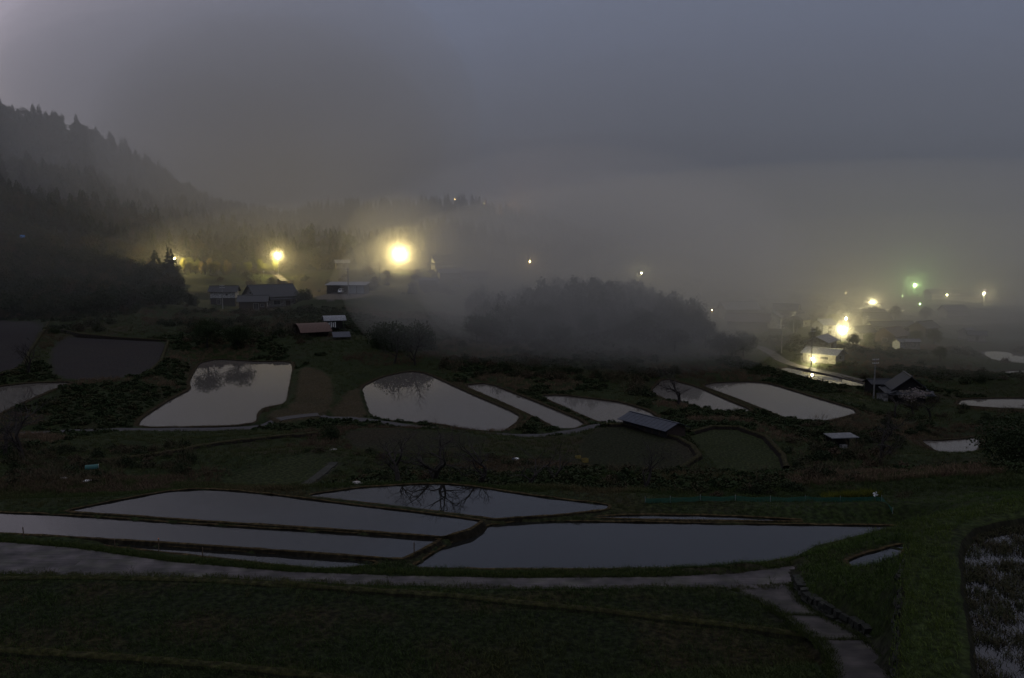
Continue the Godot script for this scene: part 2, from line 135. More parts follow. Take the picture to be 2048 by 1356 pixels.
# helper spots made from the map: x, z
const SPOT := {
	"storehouse": Vector3(-109.57,5.34,-338),
	"farmhouse": Vector3(-91.48,5.1,-336),
	"wing": Vector3(-93.91,4.32,-322),
	"garage": Vector3(-63.81,9.5,-345),
	"van": Vector3(-66.06,9.65,-342.5),
	"ruin_front": Vector3(-53.52,4.47,-236),
	"ruin_back": Vector3(-49.62,5.07,-246),
	"lean_to": Vector3(-44.49,4.07,-230),
	"hut_far": Vector3(-81.2,18.13,-425),
	"house_far_a": Vector3(-107.33,28.4,-480),
	"house_far_b": Vector3(-90.67,25.81,-470),
	"house_lit": Vector3(-34.39,15.25,-440),
	"roof_low": Vector3(-27.8,12.36,-415),
	"rubble_shed": Vector3(-36.01,9.73,-385),
	"house_dim": Vector3(-17.13,9.39,-400),
	"barn_upper": Vector3(94.24,-3.59,-268),
	"barn_lower": Vector3(89.33,-5.34,-252),
	"white_house": Vector3(105.94,-1.77,-300),
	"long_house": Vector3(136.24,-2.95,-318),
	"gable_house": Vector3(127.33,-4.39,-296),
	"tin_shed": Vector3(123.94,-5.73,-280),
	"tin_shed_pink": Vector3(126.5,-5.61,-279),
	"house_left_a": Vector3(89.49,-0.7,-350),
	"house_left_b": Vector3(85.58,-2.8,-320),
	"house_left_c": Vector3(95.91,-2.2,-325),
	"right_farmhouse": Vector3(86.06,-5.38,-191),
	"right_annex": Vector3(84.98,-5.26,-203),
	"gate_wall": Vector3(79.12,-4.43,-187),
	"far_house_r1": Vector3(242.23,-5.35,-500),
	"far_house_r2": Vector3(255.75,-4.79,-500),
	"far_house_r3": Vector3(165.25,-7.18,-320),
	"far_house_r4": Vector3(163.34,-7.43,-310),
	"cottage_a": Vector3(118.77,-3.48,-300),
	"cottage_b": Vector3(142.19,-2.61,-345),
	"cottage_c": Vector3(145.69,-2.33,-312),
	"cottage_d": Vector3(108.89,-2.43,-335),
	"cottage_e": Vector3(111.59,-1.17,-360),
	"cottage_f": Vector3(199.3,-4.17,-400),
	"gt_a": Vector3(97,-3.41,-282),
	"gt_b": Vector3(105.36,-3.78,-272),
	"gt_c": Vector3(116.71,-3.79,-288),
	"gt_d": Vector3(133.92,-4.59,-292),
	"gt_e": Vector3(138.93,-4.36,-290),
	"gt_f": Vector3(119.92,-0.63,-330),
	"gt_g": Vector3(156.04,-2.39,-360),
	"gt_h": Vector3(177.61,-4.19,-380),
	"gt_i": Vector3(97.88,-3,-305),
	"gt_j": Vector3(124.14,-4.59,-255),
	"culvert": Vector3(48.02,-0.94,-127),
	"pole_a": Vector3(-103.94,3.19,-318),
	"pole_b": Vector3(-60.01,7.02,-325),
	"pole_c": Vector3(-59.45,12.09,-400),
	"pole_d": Vector3(-45.47,14.38,-430),
	"pole_e": Vector3(80.21,-2.54,-262),
	"pole_f": Vector3(80.17,-5.27,-194),
	"pole_g": Vector3(128.75,-3.16,-320),
	"pole_h": Vector3(95.64,-3.83,-300),
	"pole_i": Vector3(82.76,-6.03,-243),
	"pole_j": Vector3(120.29,-1.93,-315),
	"pole_k": Vector3(-201.03,28.58,-425),
	"pole_l": Vector3(-114.94,20.88,-430),
	"tarp_blue": Vector3(-218.9,30.89,-398),
	"bare_pond": Vector3(30.36,0.73,-158),
	"bare_mid": Vector3(45.84,1.53,-108),
	"bare_left": Vector3(-51.84,7.37,-92),
	"bare_left2": Vector3(-57.2,7.62,-98),
	"bare_c1": Vector3(0.94,10.26,-68),
	"bare_c2": Vector3(3.5,9.31,-72),
	"bare_c3": Vector3(10.16,10.25,-66),
	"bare_e": Vector3(-5.8,11.45,-66.5),
	"bare_e2": Vector3(-8.67,11.23,-67),
	"bare_e3": Vector3(-2.65,11.21,-66.5),
	"bare_r1": Vector3(70.28,-3.74,-160),
	"bare_r2": Vector3(78.14,-4.37,-163),
	"cherry": Vector3(75.86,-4.41,-165),
	"tree_right": Vector3(51.86,3.67,-88),
	"p2_tree_a": Vector3(-26.25,1.24,-197),
	"p2_tree_b": Vector3(-21.65,1.61,-196),
	"p1_tree_a": Vector3(-73.39,2.22,-212),
	"p1_tree_b": Vector3(-66.42,1.95,-214),
	"p0_tree": Vector3(-92.35,3.15,-168),
	"round_a": Vector3(-27.52,0.45,-216),
	"round_b": Vector3(-33.25,0.29,-219),
	"round_c": Vector3(-22.29,0.54,-219),
	"clip_a": Vector3(41.08,0.36,-160),
	"clip_b": Vector3(42.38,-0.31,-147),
	"clip_c": Vector3(-23.3,4.16,-112),
	"clip_d": Vector3(-117.26,7.02,-325),
	"clip_e": Vector3(-79.23,7.45,-335),
	"clip_f": Vector3(-80.19,8.34,-345),
	"hinoki": Vector3(-149.31,15.25,-388),
	"hinoki2": Vector3(-156.2,15.61,-390),
	"round_p": Vector3(-122.29,0.02,-236),
	"bag_white": Vector3(0.49,5.35,-95),
	"bag_blue": Vector3(0.16,5.35,-95.4),
	"crate_a": Vector3(7.91,3.99,-104),
	"crate_b": Vector3(8.68,3.99,-104),
	"bag_orange": Vector3(-3.01,7.26,-84),
	"sheet_a": Vector3(9.44,6.59,-88),
	"bag_left": Vector3(-35.34,8.5,-72),
	"hoop_teal": Vector3(-41.67,7.12,-86),
	"bag_grey": Vector3(-38.36,8.39,-74),
	"white_left": Vector3(-19.9,5.28,-97),
	"bag_pond": Vector3(-11.55,11.77,-64.5),
}
const STAKES := [Vector3(-28.86,12.6,-50.85),Vector3(-22.57,12.6,-48.79),Vector3(-19.95,12.5,-48.42),Vector3(-17.22,12.5,-47.7),Vector3(-5.53,12.5,-48.42)]
const NET_LINE := [Vector3(8.97,11.9,-58.18),Vector3(10.7,11.9,-58.41),Vector3(12.85,11.8,-58.96),Vector3(15.27,11.8,-59.07),Vector3(17.7,11.8,-59.18),Vector3(20.13,11.8,-59.3),Vector3(22.54,11.8,-59.3),Vector3(24.62,12,-58.53),Vector3(24.62,12.1,-57.54),Vector3(24.41,12.4,-55.3)]
const CONTROL_SPOTS := [118.77,300,-3.48,142.19,345,-2.61,145.69,312,-2.33,108.89,335,-2.43,111.59,360,-1.17,199.3,400,-4.17,-109.57,338,5.34,-91.48,336,5.1,-93.91,322,4.32,-63.81,345,9.5,-53.52,236,4.47,-49.62,246,5.07,-81.2,425,18.13,-107.33,480,28.4,-90.67,470,25.81,-34.39,440,15.25,-27.8,415,12.36,-36.01,385,9.73,94.24,268,-3.59,89.33,252,-5.34,105.94,300,-1.77,136.24,318,-2.95,127.33,296,-4.39,123.94,280,-5.73,89.49,350,-0.7,85.58,320,-2.8,95.91,325,-2.2,86.06,191,-5.38,84.98,203,-5.26,242.23,500,-5.35,255.75,500,-4.79,165.25,320,-7.18,48.02,127,-0.94,80.21,262,-2.54,80.17,194,-5.27,51.86,88,3.67,30.36,158,0.73]

var rng := RandomNumberGenerator.new()
var noise := FastNoiseLite.new()
var M := {}
var gx := PackedFloat32Array()
var gd := PackedFloat32Array()
var gh := PackedFloat32Array()
var gk := PackedByteArray()
var nx := 0
var nd := 0
var flats := []
var used := {}

# ---------------------------------------------------------------- naming
func numbered(called: String) -> String:
	var n: int = used.get(called, 0)
	used[called] = n + 1
	return called if n == 0 else "%s_%03d" % [called, n]

func tag(o: Node3D, label: String, category: String, group := "", kind := "") -> Node3D:
	if label != "":
		o.set_meta("label", label)
	if category != "":
		o.set_meta("category", category)
	if group != "":
		o.set_meta("group", group)
	if kind != "":
		o.set_meta("kind", kind)
	return o

func thing(called: String, label: String, category: String, at: Vector3, turn := 0.0, group := "") -> Node3D:
	var o := Node3D.new()
	o.name = numbered(called)
	add_child(o)
	o.position = at
	o.rotation.y = turn
	tag(o, label, category, group)
	return o

func part(called: String, mesh: Mesh, m: Material, parent: Node3D, at := Vector3.ZERO) -> MeshInstance3D:
	var o := MeshInstance3D.new()
	o.name = called
	o.mesh = mesh
	o.material_override = m
	o.position = at
	parent.add_child(o, true)
	return o

func solo(called: String, mesh: Mesh, m: Material) -> MeshInstance3D:
	var o := MeshInstance3D.new()
	o.name = numbered(called)
	o.mesh = mesh
	o.material_override = m
	add_child(o)
	return o

func structure(called: String, mesh: Mesh, m: Material, label := "") -> MeshInstance3D:
	var o := solo(called, mesh, m)
	o.set_meta("kind", "structure")
	if label != "":
		o.set_meta("label", label)
	return o

# ---------------------------------------------------------------- materials
func lin(r: float, g: float, b: float) -> Color:
	return Color(r, g, b).linear_to_srgb()

func grain(freq: float, lo: float, hi: float, octaves := 4, size := 512, seed_no := 1) -> NoiseTexture2D:
	var n := FastNoiseLite.new()
	n.seed = seed_no
	n.noise_type = FastNoiseLite.TYPE_SIMPLEX_SMOOTH
	n.frequency = freq
	n.fractal_octaves = octaves
	var t := NoiseTexture2D.new()
	t.width = size
	t.height = size
	t.seamless = true
	t.noise = n
	var g := Gradient.new()
	g.set_color(0, Color(lo, lo, lo))
	g.set_color(1, Color(hi, hi, hi))
	t.color_ramp = g
	return t

func mat(r: float, g: float, b: float, rough := 0.9, metal := 0.0, spec := 0.4) -> StandardMaterial3D:
	var m := StandardMaterial3D.new()
	m.albedo_color = lin(r, g, b)
	m.roughness = rough
	m.metallic = metal
	m.metallic_specular = spec
	return m

func grained(r: float, g: float, b: float, tex: Texture2D, scale: float, rough := 0.9, relief := 0.0) -> StandardMaterial3D:
	var m := mat(r, g, b, rough)
	m.albedo_texture = tex
	m.uv1_triplanar = true
	m.uv1_world_triplanar = true
	m.uv1_scale = Vector3.ONE * scale
	if relief > 0.0:
		m.heightmap_enabled = true
		m.heightmap_texture = tex
		m.heightmap_scale = relief
	return m

func vertex_mat(rough := 0.95) -> StandardMaterial3D:
	var m := mat(1, 1, 1, rough, 0.0, 0.2)
	m.vertex_color_use_as_albedo = true
	return m

func glow(c: Color, energy: float) -> StandardMaterial3D:
	var m := mat(0.8, 0.8, 0.8)
	m.emission_enabled = true
	m.emission = c
	m.emission_energy_multiplier = energy
	return m

func worn_concrete() -> ImageTexture:
	# old slab: cloudy stains, drag streaks, fine cracks and grit
	var a := FastNoiseLite.new()
	a.seed = 21
	a.frequency = 0.006
	a.fractal_octaves = 5
	var c := FastNoiseLite.new()
	c.seed = 22
	c.noise_type = FastNoiseLite.TYPE_CELLULAR
	c.cellular_return_type = FastNoiseLite.RETURN_DISTANCE2_SUB
	c.frequency = 0.009
	c.domain_warp_enabled = true
	c.domain_warp_amplitude = 26.0
	var r := RandomNumberGenerator.new()
	r.seed = 5
	var im := Image.create(1024, 1024, false, Image.FORMAT_RGB8)
	for y in 1024:
		for x in 1024:
			var v := 0.74 + 0.34 * a.get_noise_2d(x, y) + 0.16 * a.get_noise_2d(x * 0.7 + 900.0, y * 6.0) + r.randf_range(-0.07, 0.07)
			if c.get_noise_2d(x, y) < -0.985:
				v *= 0.55
			v = clampf(v, 0.2, 1.0)
			var g := clampf(a.get_noise_2d(x + 4000.0, y) * 1.0, 0.0, 0.2)
			im.set_pixel(x, y, Color(v * (1.0 - g * 0.25), v * (1.0 - g * 0.08), v * (1.0 - g * 0.45)))
	return ImageTexture.create_from_image(im)

func make_materials() -> void:
	var fine := grain(0.02, 0.35, 1.0, 5, 512, 3)
	var mid := grain(0.008, 0.55, 1.0, 5, 512, 5)
	var stripes := Image.create(64, 64, false, Image.FORMAT_RGB8)
	for x in 64:
		for y in 64:
			var v := 0.62 + 0.38 * absf(sin(x * PI / 16.0)) - 0.1 * float((x * 7 + y * 13) % 11) / 11.0
			stripes.set_pixel(x, y, Color(v, v, v))
	var corrugated := ImageTexture.create_from_image(stripes)
	var g := vertex_mat(0.96)
	g.albedo_texture = fine
	g.uv1_triplanar = true
	g.uv1_world_triplanar = true
	g.uv1_scale = Vector3.ONE * 0.21
	g.heightmap_enabled = true
	g.heightmap_texture = fine
	g.heightmap_scale = 12.0
	M.ground = g
	M.leaf = vertex_mat(0.8)
	M.bark = grained(0.045, 0.036, 0.03, fine, 0.8, 0.95)
	M.twig = mat(0.03, 0.025, 0.022, 0.95)
	var smooth := grain(0.03, 0.72, 1.0, 5, 512, 12)
	M.concrete = grained(0.098, 0.085, 0.084, worn_concrete(), 0.085, 0.8)
	M.dark_concrete = grained(0.066, 0.056, 0.052, worn_concrete(), 0.11, 0.85)  # same concrete in a darker tone, for the slab path
	M.asphalt = grained(0.050, 0.047, 0.048, smooth, 0.15, 0.85)
	M.stone = grained(0.042, 0.043, 0.032, fine, 0.5, 0.9, 2.0)
	M.stone_dark = grained(0.026, 0.028, 0.019, fine, 0.6, 0.9, 2.0)
	var w := mat(0.010, 0.010, 0.009, 0.015, 0.0, 0.38)
	var ripple := NoiseTexture2D.new()
	ripple.width = 512
	ripple.height = 512
	ripple.seamless = true
	ripple.as_normal_map = true
	ripple.bump_strength = 3.0
	var rn := FastNoiseLite.new()
	rn.seed = 31
	rn.frequency = 0.012
	rn.fractal_octaves = 4
	ripple.noise = rn
	w.normal_enabled = true
	w.normal_texture = ripple
	w.normal_scale = 0.012
	w.uv1_triplanar = true
	w.uv1_world_triplanar = true
	w.uv1_scale = Vector3.ONE * 0.16
	M.water = w
	var painted_sheen := mat(0.088, 0.079, 0.070, 0.015, 0.0, 0.46)  # middle ponds: body colour lightened to stand in for stronger sky reflection
	painted_sheen.normal_enabled = true
	painted_sheen.normal_texture = ripple
	painted_sheen.normal_scale = 0.012
	painted_sheen.uv1_triplanar = true
	painted_sheen.uv1_world_triplanar = true
	painted_sheen.uv1_scale = Vector3.ONE * 0.10
	M.painted_sheen_water = painted_sheen
	M.plaster = grained(0.50, 0.50, 0.48, mid, 0.3, 0.9)
	M.plaster_old = grained(0.24, 0.23, 0.21, mid, 0.3, 0.9)
	M.boards_dark = grained(0.035, 0.032, 0.030, fine, 0.6, 0.9)
	M.boards = grained(0.075, 0.05, 0.034, fine, 0.6, 0.9)
	M.boards_red = grained(0.085, 0.058, 0.045, fine, 0.6, 0.9)
	M.tile = grained(0.050, 0.053, 0.060, mid, 0.9, 0.75)
	M.tile_dark = grained(0.034, 0.036, 0.041, mid, 0.9, 0.75)
	M.tile_red = grained(0.085, 0.062, 0.054, mid, 0.9, 0.7)
	M.metal_blue = grained(0.035, 0.042, 0.062, mid, 0.4, 0.5)
	M.metal_pale = grained(0.28, 0.29, 0.31, mid, 0.4, 0.5)
	M.metal_grey = grained(0.15, 0.155, 0.16, mid, 0.4, 0.55)
	M.metal_rust = grained(0.14, 0.085, 0.065, mid, 0.6, 0.8)
	M.shutter = grained(0.33, 0.36, 0.38, corrugated, 0.6, 0.6)
	M.glass = mat(0.02, 0.022, 0.025, 0.08, 0.0, 0.5)
	M.window_lit = glow(Color(1.0, 0.85, 0.55), 1.6)
	M.frame = mat(0.25, 0.24, 0.22, 0.6)
	M.pole = grained(0.30, 0.29, 0.27, mid, 0.6, 0.85)
	M.steel = mat(0.35, 0.36, 0.36, 0.45, 0.6)
	M.wood = grained(0.20, 0.14, 0.085, fine, 1.2, 0.9)
	M.white = mat(0.75, 0.75, 0.74, 0.6)
	M.white_paint = mat(0.78, 0.78, 0.77, 0.35)
	M.blue_bag = mat(0.03, 0.16, 0.45, 0.5)
	M.teal = mat(0.01, 0.07, 0.065, 0.6)
	M.orange = mat(0.55, 0.16, 0.06, 0.6)
	M.yellow = mat(0.19, 0.14, 0.03, 0.6)
	M.grey_bag = mat(0.30, 0.28, 0.26, 0.8)
	M.tyre = mat(0.02, 0.02, 0.02, 0.9)
	M.net = mat(0.01, 0.07, 0.045, 0.8)
	M.sign_blue = mat(0.05, 0.12, 0.4, 0.5)

# ---------------------------------------------------------------- terrain
func lines(steps: Array) -> PackedFloat32Array:
	var out := PackedFloat32Array()
	for s in steps:
		var v: float = s[0]
		while v < s[1] - 0.001:
			out.append(v)
			v += s[2]
	out.append(steps[-1][1])
	return out

func ring(flat: Array) -> PackedVector2Array:
	var p := PackedVector2Array()
	for i in range(0, flat.size(), 2):
		p.append(Vector2(flat[i], flat[i + 1]))
	return p

func rounded(p: PackedVector2Array, times := 2, share := 0.22) -> PackedVector2Array:
	for t in times:
		var q := PackedVector2Array()
		for i in p.size():
			var a := p[i]
			var b := p[(i + 1) % p.size()]
			q.append(a.lerp(b, share))
			q.append(a.lerp(b, 1.0 - share))
		p = q
	return p

func distance_to(p: PackedVector2Array, v: Vector2) -> float:
	var best := 1e9
	for i in p.size():
		var c := Geometry2D.get_closest_point_to_segment(v, p[i], p[(i + 1) % p.size()])
		best = minf(best, c.distance_squared_to(v))
	return sqrt(best)

func add_flat(kind: int, p: PackedVector2Array, h: float, bank: float) -> void:
	var lo := p[0]
	var hi := p[0]
	for v in p:
		lo = lo.min(v)
		hi = hi.max(v)
	flats.append({"kind": kind, "p": p, "h": h, "bank": bank, "box": Rect2(lo - Vector2.ONE * bank, hi - lo + Vector2.ONE * bank * 2.0)})

func base_height(x: float, d: float, cp: PackedFloat32Array) -> float:
	var sum := 0.0
	var tot := 0.0
	var soft := 6.0 + d * 0.03
	for i in range(0, cp.size(), 3):
		var ax := cp[i] - x
		var ad := cp[i + 1] - d
		var r := ax * ax + ad * ad + soft
		var w := 1.0 / (r * sqrt(r))
		sum += w * cp[i + 2]
		tot += w
	return sum / tot

func corridor(flat: Array, width: float, kind: int, bank: float) -> void:
	# a line of x, d, h triples as a run of short flats
	for i in range(0, flat.size() - 3, 3):
		var a := Vector2(flat[i], flat[i + 1])
		var b := Vector2(flat[i + 3], flat[i + 4])
		var n: int = maxi(1, int(absf(flat[i + 5] - flat[i + 2]) / 0.25))
		var side := (b - a).normalized().orthogonal() * width * 0.5
		for k in n:
			var u := a.lerp(b, float(k) / n)
			var v := a.lerp(b, float(k + 1) / n)
			add_flat(kind, PackedVector2Array([u + side, v + side, v - side, u - side]), lerpf(flat[i + 2], flat[i + 5], (k + 0.5) / n), bank)

func build_grid() -> void:
	gx = lines([[-640, -280, 20], [-280, -130, 4], [-130, -48, 1.3], [-48, 50, 0.65], [50, 130, 1.3], [130, 290, 4], [290, 700, 20]])
	gd = lines([[-14, 26, 2], [26, 76, 0.55], [76, 230, 1.15], [230, 460, 3], [460, 900, 9], [900, 1700, 50]])
	nx = gx.size()
	nd = gd.size()
	var cp := PackedFloat32Array(CONTROL + CONTROL_SPOTS)
	var step := 4
	var cx := nx / step + 2
	var cd := nd / step + 2
	var coarse := PackedFloat32Array()
	coarse.resize(cx * cd)
	for j in cd:
		for i in cx:
			coarse[j * cx + i] = base_height(gx[mini(i * step, nx - 1)], gd[mini(j * step, nd - 1)], cp)
	gh.resize(nx * nd)
	gk.resize(nx * nd)
	for j in nd:
		var cj := j / step
		var d := gd[j]
		var d0 := gd[mini(cj * step, nd - 1)]
		var d1 := gd[mini((cj + 1) * step, nd - 1)]
		var fj := (d - d0) / (d1 - d0) if d1 > d0 else 0.0
		for i in nx:
			var ci := i / step
			var x := gx[i]
			var x0 := gx[mini(ci * step, nx - 1)]
			var x1 := gx[mini((ci + 1) * step, nx - 1)]
			var fi := (x - x0) / (x1 - x0) if x1 > x0 else 0.0
			var c0 := lerpf(coarse[cj * cx + ci], coarse[cj * cx + ci + 1], fi)
			var c1 := lerpf(coarse[(cj + 1) * cx + ci], coarse[(cj + 1) * cx + ci + 1], fi)
			var h := lerpf(c0, c1, fj)
			var rough := clampf((d - 60.0) / 60.0, 0.25, 1.0) * (1.0 + clampf((d - 250.0) / 150.0, 0.0, 2.0))
			h += noise.get_noise_2d(x * 3.0, d * 3.0) * 0.55 * rough + noise.get_noise_2d(x * 14.0, d * 14.0) * 0.16
			var v := Vector2(x, d)
			var sum := 0.0
			var tot := 0.0
			var most := 0.0
			var kind := 0
			if d < 480.0:
				for fl in flats:
					if not fl.box.has_point(v):
						continue
					var r := distance_to(fl.p, v)
					if Geometry2D.is_point_in_polygon(v, fl.p):
						kind = fl.kind
						h = fl.h - (minf(r, 0.6) * 0.9 + 0.02 if kind == 1 else 0.03 if kind == 2 else 0.0)
						if kind > 2:
							h += noise.get_noise_2d(x * 25.0, d * 25.0) * 0.06
						most = -1.0
						break
					var w := 1.0 - smoothstep(0.0, fl.bank, r)
					if w > 0.0:
						sum += w * (fl.h + 0.06)
						tot += w
						most = maxf(most, w)
			if most > 0.0:
				h = lerpf(h, sum / tot, most)
			gh[j * nx + i] = h
			gk[j * nx + i] = kind

func cell(list: PackedFloat32Array, v: float) -> int:
	return clampi(list.bsearch(v) - 1, 0, list.size() - 2)

func ground(x: float, z: float) -> float:
	var i := cell(gx, x)
	var j := cell(gd, -z)
	var u := clampf((x - gx[i]) / (gx[i + 1] - gx[i]), 0.0, 1.0)
	var v := clampf((-z - gd[j]) / (gd[j + 1] - gd[j]), 0.0, 1.0)
	return lerpf(lerpf(gh[j * nx + i], gh[j * nx + i + 1], u), lerpf(gh[(j + 1) * nx + i], gh[(j + 1) * nx + i + 1], u), v)

func kind_at(x: float, z: float) -> int:
	var i := cell(gx, x)
	var j := cell(gd, -z)
	var worst := 0
	for k in [j * nx + i, j * nx + i + 1, (j + 1) * nx + i, (j + 1) * nx + i + 1]:
		if gk[k] == 1 or gk[k] == 2:
			return gk[k]
		worst = maxi(worst, gk[k])
	return worst

func in_water(x: float, z: float, margin := 0.0) -> bool:
	var v := Vector2(x, -z)
	for fl in flats:
		if fl.kind == 1 and fl.box.has_point(v):
			if Geometry2D.is_point_in_polygon(v, fl.p) or margin > 0.0 and distance_to(fl.p, v) < margin:
				return true
	return false

func soil_color(kind: int, x: float, d: float) -> Color:
	var n := noise.get_noise_2d(x * 1.6 + 300.0, d * 1.6) * 0.5 + 0.5
	var f := noise.get_noise_2d(x * 11.0, d * 11.0 + 90.0) * 0.5 + 0.5
	var green := Color(0.040, 0.054, 0.017).lerp(Color(0.024, 0.036, 0.013), f)
	var dry := Color(0.085, 0.058, 0.034).lerp(Color(0.050, 0.036, 0.022), f)
	var c := green.lerp(dry, smoothstep(0.52, 0.84, n * 0.7 + f * 0.3))
	match kind:
		1:
			c = Color(0.03, 0.026, 0.02)
		2:
			c = Color(0.05, 0.044, 0.038)
		3:
			c = Color(0.026, 0.034, 0.013).lerp(Color(0.044, 0.036, 0.019), smoothstep(0.45, 0.7, f))
		4:
			c = Color(0.046, 0.041, 0.041).lerp(Color(0.058, 0.052, 0.049), f)
		5:
			c = Color(0.050, 0.062, 0.022).lerp(Color(0.038, 0.048, 0.018), f)
		6:
			c = Color(0.048, 0.042, 0.027).lerp(Color(0.034, 0.038, 0.018), smoothstep(0.4, 0.7, n))
		7:
			c = Color(0.088, 0.064, 0.036).lerp(Color(0.055, 0.050, 0.024), f)
		8:
			c = Color(0.16, 0.145, 0.13)
	return c

func build_ground() -> void:
	var verts := PackedVector3Array()
	var normals := PackedVector3Array()
	var colors := PackedColorArray()
	verts.resize(nx * nd)
	normals.resize(nx * nd)
	colors.resize(nx * nd)
	for j in nd:
		for i in nx:
			var k := j * nx + i
			verts[k] = Vector3(gx[i], gh[k], -gd[j])
			var i0 := maxi(i - 1, 0)
			var i1 := mini(i + 1, nx - 1)
			var j0 := maxi(j - 1, 0)
			var j1 := mini(j + 1, nd - 1)
			var sx := (gh[j * nx + i1] - gh[j * nx + i0]) / (gx[i1] - gx[i0])
			var sd := (gh[j1 * nx + i] - gh[j0 * nx + i]) / (gd[j1] - gd[j0])
			normals[k] = Vector3(-sx, 1.0, sd).normalized()
			colors[k] = soil_color(gk[k], gx[i], gd[j])
	var index := PackedInt32Array()
	index.resize((nx - 1) * (nd - 1) * 6)
	var n := 0
	for j in nd - 1:
		for i in nx - 1:
			var a := j * nx + i
			for t in [a, a + nx, a + 1, a + 1, a + nx, a + nx + 1]:
				index[n] = t
				n += 1
	var arr := []
	arr.resize(Mesh.ARRAY_MAX)
	arr[Mesh.ARRAY_VERTEX] = verts
	arr[Mesh.ARRAY_NORMAL] = normals
	arr[Mesh.ARRAY_COLOR] = colors
	arr[Mesh.ARRAY_INDEX] = index
	var mesh := ArrayMesh.new()
	mesh.add_surface_from_arrays(Mesh.PRIMITIVE_TRIANGLES, arr)
	structure("ground", mesh, M.ground, "terraced valley ground of grass, scrub and bare soil")

# ---------------------------------------------------------------- mesh helpers
func st_new() -> SurfaceTool:
	var st := SurfaceTool.new()
	st.begin(Mesh.PRIMITIVE_TRIANGLES)
	st.set_smooth_group(-1)
	return st

func tri(st: SurfaceTool, a: Vector3, b: Vector3, c: Vector3) -> void:
	st.add_vertex(a)
	st.add_vertex(b)
	st.add_vertex(c)

func quad(st: SurfaceTool, a: Vector3, b: Vector3, c: Vector3, d: Vector3) -> void:
	tri(st, a, b, c)
	tri(st, a, c, d)

func done(st: SurfaceTool) -> ArrayMesh:
	st.generate_normals()
	return st.commit()

func box_into(st: SurfaceTool, at: Vector3, size: Vector3, basis := Basis.IDENTITY) -> void:
	var h := size * 0.5
	var p := []
	for k in 8:
		p.append(at + basis * Vector3(h.x if k & 1 else -h.x, h.y if k & 2 else -h.y, h.z if k & 4 else -h.z))
	for q in [[0, 2, 3, 1], [4, 5, 7, 6], [0, 1, 5, 4], [2, 6, 7, 3], [0, 4, 6, 2], [1, 3, 7, 5]]:
		quad(st, p[q[0]], p[q[1]], p[q[2]], p[q[3]])

func box(size: Vector3, at := Vector3.ZERO, basis := Basis.IDENTITY) -> ArrayMesh:
	var st := st_new()
	box_into(st, at, size, basis)
	return done(st)

func tube_into(st: SurfaceTool, a: Vector3, b: Vector3, ra: float, rb: float, sides := 6) -> void:
	var dir := (b - a).normalized()
	var u := dir.cross(Vector3.RIGHT if absf(dir.x) < 0.8 else Vector3.FORWARD).normalized()
	var v := dir.cross(u)
	for k in sides:
		var t0 := TAU * k / sides
		var t1 := TAU * (k + 1) / sides
		var n0 := u * cos(t0) + v * sin(t0)
		var n1 := u * cos(t1) + v * sin(t1)
		quad(st, a + n0 * ra, b + n0 * rb, b + n1 * rb, a + n1 * ra)
		tri(st, b, b + n1 * rb, b + n0 * rb)

func tube(points: Array, radii: Array, sides := 6) -> ArrayMesh:
	var st := st_new()
	for i in points.size() - 1:
		tube_into(st, points[i], points[i + 1], radii[i], radii[i + 1], sides)
	return done(st)

func prism(profile: PackedVector2Array, depth: float, thick_axis_x := true) -> ArrayMesh:
	# profile in (z, y), pulled along x, centred
	var st := st_new()
	var n := profile.size()
	var h := depth * 0.5
	for i in n:
		var a := profile[i]
		var b := profile[(i + 1) % n]
		quad(st, Vector3(-h, a.y, a.x), Vector3(h, a.y, a.x), Vector3(h, b.y, b.x), Vector3(-h, b.y, b.x))
	var t := Geometry2D.triangulate_polygon(profile)
	for i in range(0, t.size(), 3):
		var a := profile[t[i]]
		var b := profile[t[i + 1]]
		var c := profile[t[i + 2]]
		tri(st, Vector3(h, a.y, a.x), Vector3(h, b.y, b.x), Vector3(h, c.y, c.x))
		tri(st, Vector3(-h, a.y, a.x), Vector3(-h, c.y, c.x), Vector3(-h, b.y, b.x))
	return done(st)

func sheet(p: PackedVector2Array, y: float) -> ArrayMesh:
	var st := st_new()
	var t := Geometry2D.triangulate_polygon(p)
	for i in range(0, t.size(), 3):
		var a := Vector3(p[t[i]].x, y, -p[t[i]].y)
		var b := Vector3(p[t[i + 1]].x, y, -p[t[i + 1]].y)
		var c := Vector3(p[t[i + 2]].x, y, -p[t[i + 2]].y)
		if (b - a).cross(c - a).y > 0.0:
			tri(st, a, c, b)
		else:
			tri(st, a, b, c)
	return done(st)

func colored(st: SurfaceTool, c: Color) -> void:
	st.set_color(c)

